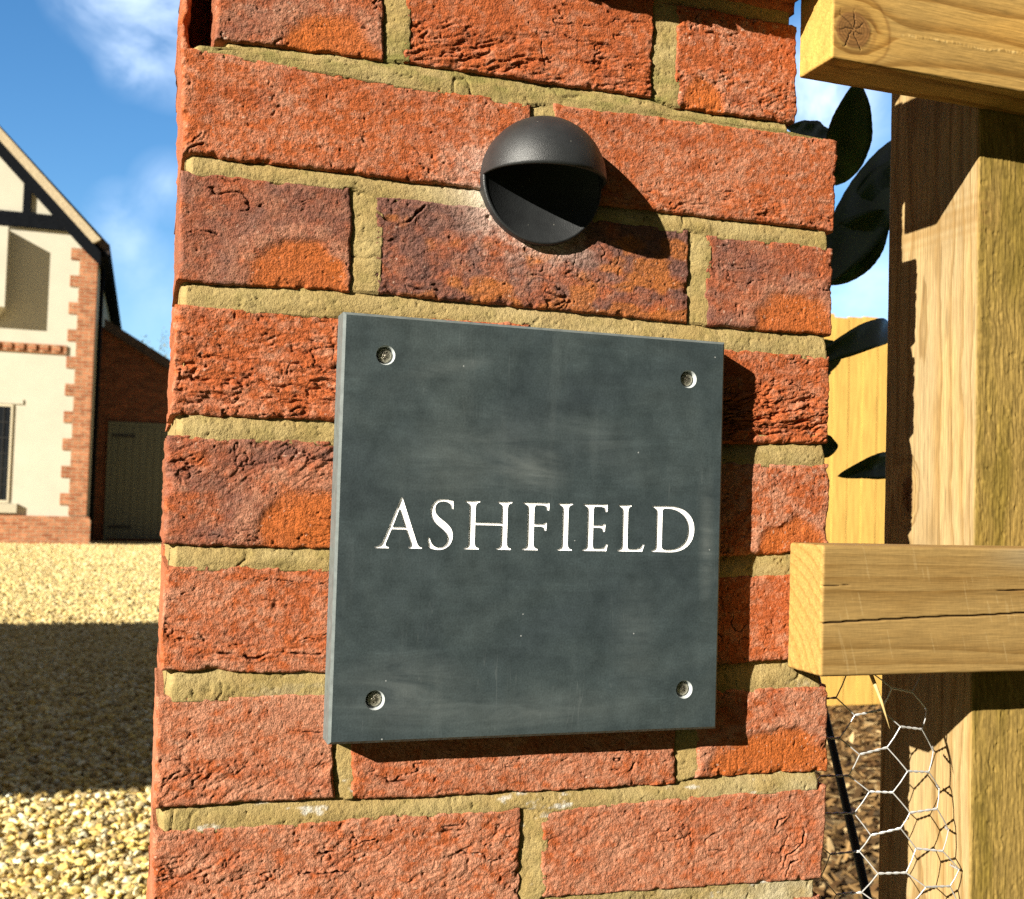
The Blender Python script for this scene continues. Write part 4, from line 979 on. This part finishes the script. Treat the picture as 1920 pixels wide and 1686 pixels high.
# ------------------------------------------------------------------ black stake and straw
b = MB(); p0 = at(1550, 1352, .30); p1_ = at(1630, 1700, .20); d_ = (p1_-p0)
b.tube([p0-d_*.6, p0, p1_, p0+d_*4.2], [.0035,.0038,.0042,.005], 10)
sk = b.build('stake', plain('black plastic cane', (.012,.012,.012), .6), None, True); tag(sk, 'thin black leaning stake behind the wire netting', 'stake')
b = MB(); p0 = at(1632, 1262, -.028); p1_ = at(1668, 1366, -.036); b.tube([p0, (p0+p1_)/2+np.array((.001,0,0)), p1_], [.0014,.0011,.0002], 6)
sw = b.build('straw', plain('dry straw', (.50,.36,.15), .7, 200, .2), None, True); tag(sw, 'single dry straw hanging under the lower rail', 'straw')

# ------------------------------------------------------------------ laurel behind the pillar
t = NT('laurel leaf'); v = t.coord('Object'); n = t.noise(v, 30, 4, .6)
M['leaf'] = t.out(t.ramp(n, [(.3, (.024,.060,.012)), (.7, (.044,.105,.022))]), .38, t.bump(t.noise(v, 160, 3, .5), .6, .0006), .4)
M['stem'] = plain('green brown twig', (.05,.055,.02), .7, 60, .3, .001)
lau = thing('laurel_shrub', 'dark glossy laurel shrub in shade between the pillar and the post', 'shrub', (.62, .32, 0))
def leaf(b, base, tip, wid, face, fold=.35, droop=.08, ser=True, rs=0):
    """leaf blade from base to tip (m), half width wid, facing direction face"""
    base, tip, face = Vector(base), Vector(tip), Vector(face).normalized(); ax = tip-base; L = ax.length; ax.normalize()
    side = ax.cross(face).normalized(); nrm_ = side.cross(ax).normalized(); r = random.Random(rs)
    nu, nw = 26, 7; V = []; Fs = []
    for k in (0, 1):
        for i in range(nu+1):
            t_ = i/nu; w = wid*(math.sin(math.pi*min(1, t_**.85))**.72)*(1.02-.12*t_)+.0004
            if ser and i % 2: w *= .985
            for j in range(nw):
                q = (j/(nw-1))*2-1
                p = base+ax*(L*t_)+side*(q*w)+nrm_*(abs(q)**1.4*w*fold - droop*L*(t_-.5)**2*2 + .0012*math.sin(t_*21+q*3+rs))
                V.append(p-nrm_*(.00035*k))
    st_ = (nu+1)*nw
    for i in range(nu):
        for j in range(nw-1):
            a = i*nw+j; Fs.append((a, a+1, a+nw+1, a+nw)); a += st_; Fs.append((a, a+nw, a+nw+1, a+1))
    for i in range(nu):
        for j in (0, nw-1):
            a = i*nw+j; Fs.append((a, a+nw, a+nw+st_, a+st_))
    b.add(V, Fs)
def px_leaf(b, p0, Y0, p1, Y1, wpx, face=(-.35,-1,.15), **k):
    A = at(*p0, Y0); B = at(*p1, Y1); dist = ((A+B)/2-CAM) @ RM[2]; leaf(b, A, B, wpx/F_PX*dist, face, **k)
hero = [((1570,348),.30,(1612,150),.27,43,dict(rs=1,droop=.12)), ((1570,268),.33,(1478,238),.30,26,dict(rs=2)),
        ((1545,525),.30,(1725,230),.40,54,dict(rs=3,droop=.05)), ((1712,292),.36,(1562,505),.33,48,dict(rs=4)), ((1540,530),.34,(1665,392),.32,52,dict(rs=5)),
        ((1712,596),.34,(1530,672),  .28,27,dict(rs=6,droop=.28,fold=.2)), ((1700,868),.36,(1592,886),.33,26,dict(rs=7,droop=.3,fold=.5)), ((1520,838),.28,(1572,836),.27,24,dict(rs=8)),
        ((1560,700),.42,(1520,640),.4,40,dict(rs=9)), ((1500,360),.4,(1560,280),.38,40,dict(rs=10)), ((1720,420),.4,(1640,300),.42,50,dict(rs=11))]
for a in hero:
    b = MB(); px_leaf(b, *a[:5], **a[5]); lf = b.build('leaf', M['leaf'], None, True); adopt(lau, lf)
b = MB(); r = random.Random(4)
for k in range(70):               # the rest of the shrub, behind the pillar and the post
    left = k % 2 == 0
    base = Vector((r.uniform(.05,.40) if left else r.uniform(1.08,1.4), r.uniform(.34,.62), r.uniform(.35, 1.62)))
    d_ = Vector((r.uniform(-1,.3) if left else r.uniform(-.1,1), r.uniform(-.6,.8), r.uniform(-.5,.9))).normalized()
    leaf(b, base, base+d_*r.uniform(.07,.12), r.uniform(.018,.027), (r.uniform(-.6,.4), -1, r.uniform(-.1,.9)), rs=k)
fol = b.build('foliage', M['leaf'], None, True)
b = MB()
b.tube([(.30,.42,0),(.31,.44,.5),(.33,.46,1.0),(.30,.47,1.6)], [.014,.012,.009,.004], 8); b.tube([(1.15,.43,0),(1.14,.45,.5),(1.16,.46,1.05),(1.2,.48,1.65)], [.012,.010,.008,.003], 8)
b.tube([(.33,.46,1.0),(.42,.40,1.25),(.52,.33,1.47)], [.006,.004,.0025], 7)
adopt(lau, fol, b.build('stem', M['stem'], None, True))

# ------------------------------------------------------------------ far trees
def tree(name, base, h, label, col, seed, nleaf, spread, lsize, trunk=.16):
    r = random.Random(seed); root = thing(name, label, 'tree', base); b = MB(); tips = []
    def limb(p, d, L, rad, lev):
        q = p; pts = [p]; rs = [rad]
        for i in range(4):
            d = (d+Vector((r.uniform(-.22,.22), r.uniform(-.22,.22), r.uniform(-.05,.2)))).normalized(); q = q+d*(L/4); pts.append(q); rs.append(rad*(1-.17*(i+1)))
        b.tube(pts, rs, 6 if lev < 2 else 4, False)
        if lev >= 4: tips.extend(pts[1:]); return
        for k in range(3 if lev else 5):
            s = pts[r.choice((2,3,4))]; nd_ = (d*.7+Vector((r.uniform(-1,1)*spread, r.uniform(-1,1)*spread, r.uniform(-.1,.7)))).normalized(); limb(s, nd_, L*r.uniform(.55,.75), rad*.42, lev+1)
    limb(Vector(base), Vector((0,0,1)), h*.42, trunk, 0)
    tr_ = b.build('trunk', plain(name+' bark', (.13,.10,.065), .9), None, True); ks = [tr_]
    if nleaf:
        V, Fs = [], []
        for k in range(nleaf):
            p = r.choice(tips)+Vector((r.gauss(0,.16), r.gauss(0,.16), r.gauss(0,.16))); a = Vector((r.gauss(0,1), r.gauss(0,1), r.gauss(0,1))).normalized(); c = a.orthogonal().normalized(); e = a.cross(c); s = lsize*r.uniform(.6,1.3)
            i = len(V); V += [p-c*s*.5, p-e*s*.3, p+c*s*.5+a*s*.1, p+e*s*.3]; Fs.append((i,i+1,i+2,i+3))
        cb = MB(); cb.V = [tuple(v_) for v_ in V]; cb.F = Fs
        ks.append(cb.build('crown', plain(name+' leaves', col, .6, 3, .4)))
    adopt(root, *ks)
q = at(318, 700, 46); tree('bare_tree', (q[0], 46, 0), 8.8, 'thin nearly leafless tree beyond the garage roof', (.16,.14,.05), 3, 500, .9, .11)
q = at(1612, 800, 30); tree('garden_tree', (q[0], 30, 0), 7.2, 'small yellow green tree beyond the board fence', (.20,.19,.05), 7, 2600, .9, .13)

# ------------------------------------------------------------------ tall hedge added unseen behind the camera: blocks sky fill on the pillar
M['hedge'] = plain('added blocker hedge', (.020,.035,.012), .9, 6, .5, .05, .1)
hx_ = np.linspace(-3.5, 16, 130); hz_ = np.linspace(0, 7.5, 52); HX, HZ = np.meshgrid(hx_, hz_)
HYg = -4.6+.22*fbm(HX/.5, HZ/.5, 0, 990, 3)+.3*fbm(HX/2, HZ/2, 0, 991, 2)
Vh = np.stack([HX, HYg, HZ+.2*fbm(HX/.6, HZ/.6, 3, 992, 2)], -1).reshape(-1, 3); Vb = Vh.copy(); Vb[:, 1] -= 1.6; nh = len(Vh); nr_, nc_ = HX.shape
Qh = grid_quads(nr_, nc_); rim = np.concatenate([np.arange(nc_), np.arange(1, nr_)*nc_+nc_-1, (nr_-1)*nc_+np.arange(nc_-2, -1, -1), np.arange(nr_-2, 0, -1)*nc_]); nx_ = np.roll(rim, -1)
hg_ = mesh_np('hedge', np.concatenate([Vh, Vb]), np.concatenate([Qh, Qh[:, ::-1]+nh, np.stack([rim, nx_, nx_+nh, rim+nh], -1)]), M['hedge'])
tag(hg_, 'tall dark hedge added behind the camera to block sky fill on the pillar', 'hedge')
hx2 = np.linspace(-14, 60, 220); hz2 = np.linspace(0, 2.3, 10); HX, HZ = np.meshgrid(hx2, hz2)
Vh = np.stack([HX, 44+.5*fbm(HX/1.1, HZ/.9, 0, 995, 3), HZ*(1+.35*fbm(HX/3, 0, 3, 996, 3))], -1).reshape(-1, 3); Vb = Vh.copy(); Vb[:, 1] += 1.5; nh = len(Vh); nr_, nc_ = HX.shape
Qh = grid_quads(nr_, nc_); rim = np.concatenate([np.arange(nc_), np.arange(1, nr_)*nc_+nc_-1, (nr_-1)*nc_+np.arange(nc_-2, -1, -1), np.arange(nr_-2, 0, -1)*nc_]); nx_ = np.roll(rim, -1)
fh_ = mesh_np('field_hedge', np.concatenate([Vh, Vb]), np.concatenate([Qh, Qh[:, ::-1]+nh, np.stack([rim, nx_, nx_+nh, rim+nh], -1)]), plain('field hedge', (.06,.075,.022), .9, 1.5, .5, .1, .1))
tag(fh_, 'long low field hedge far beyond the house and garage', 'hedge')
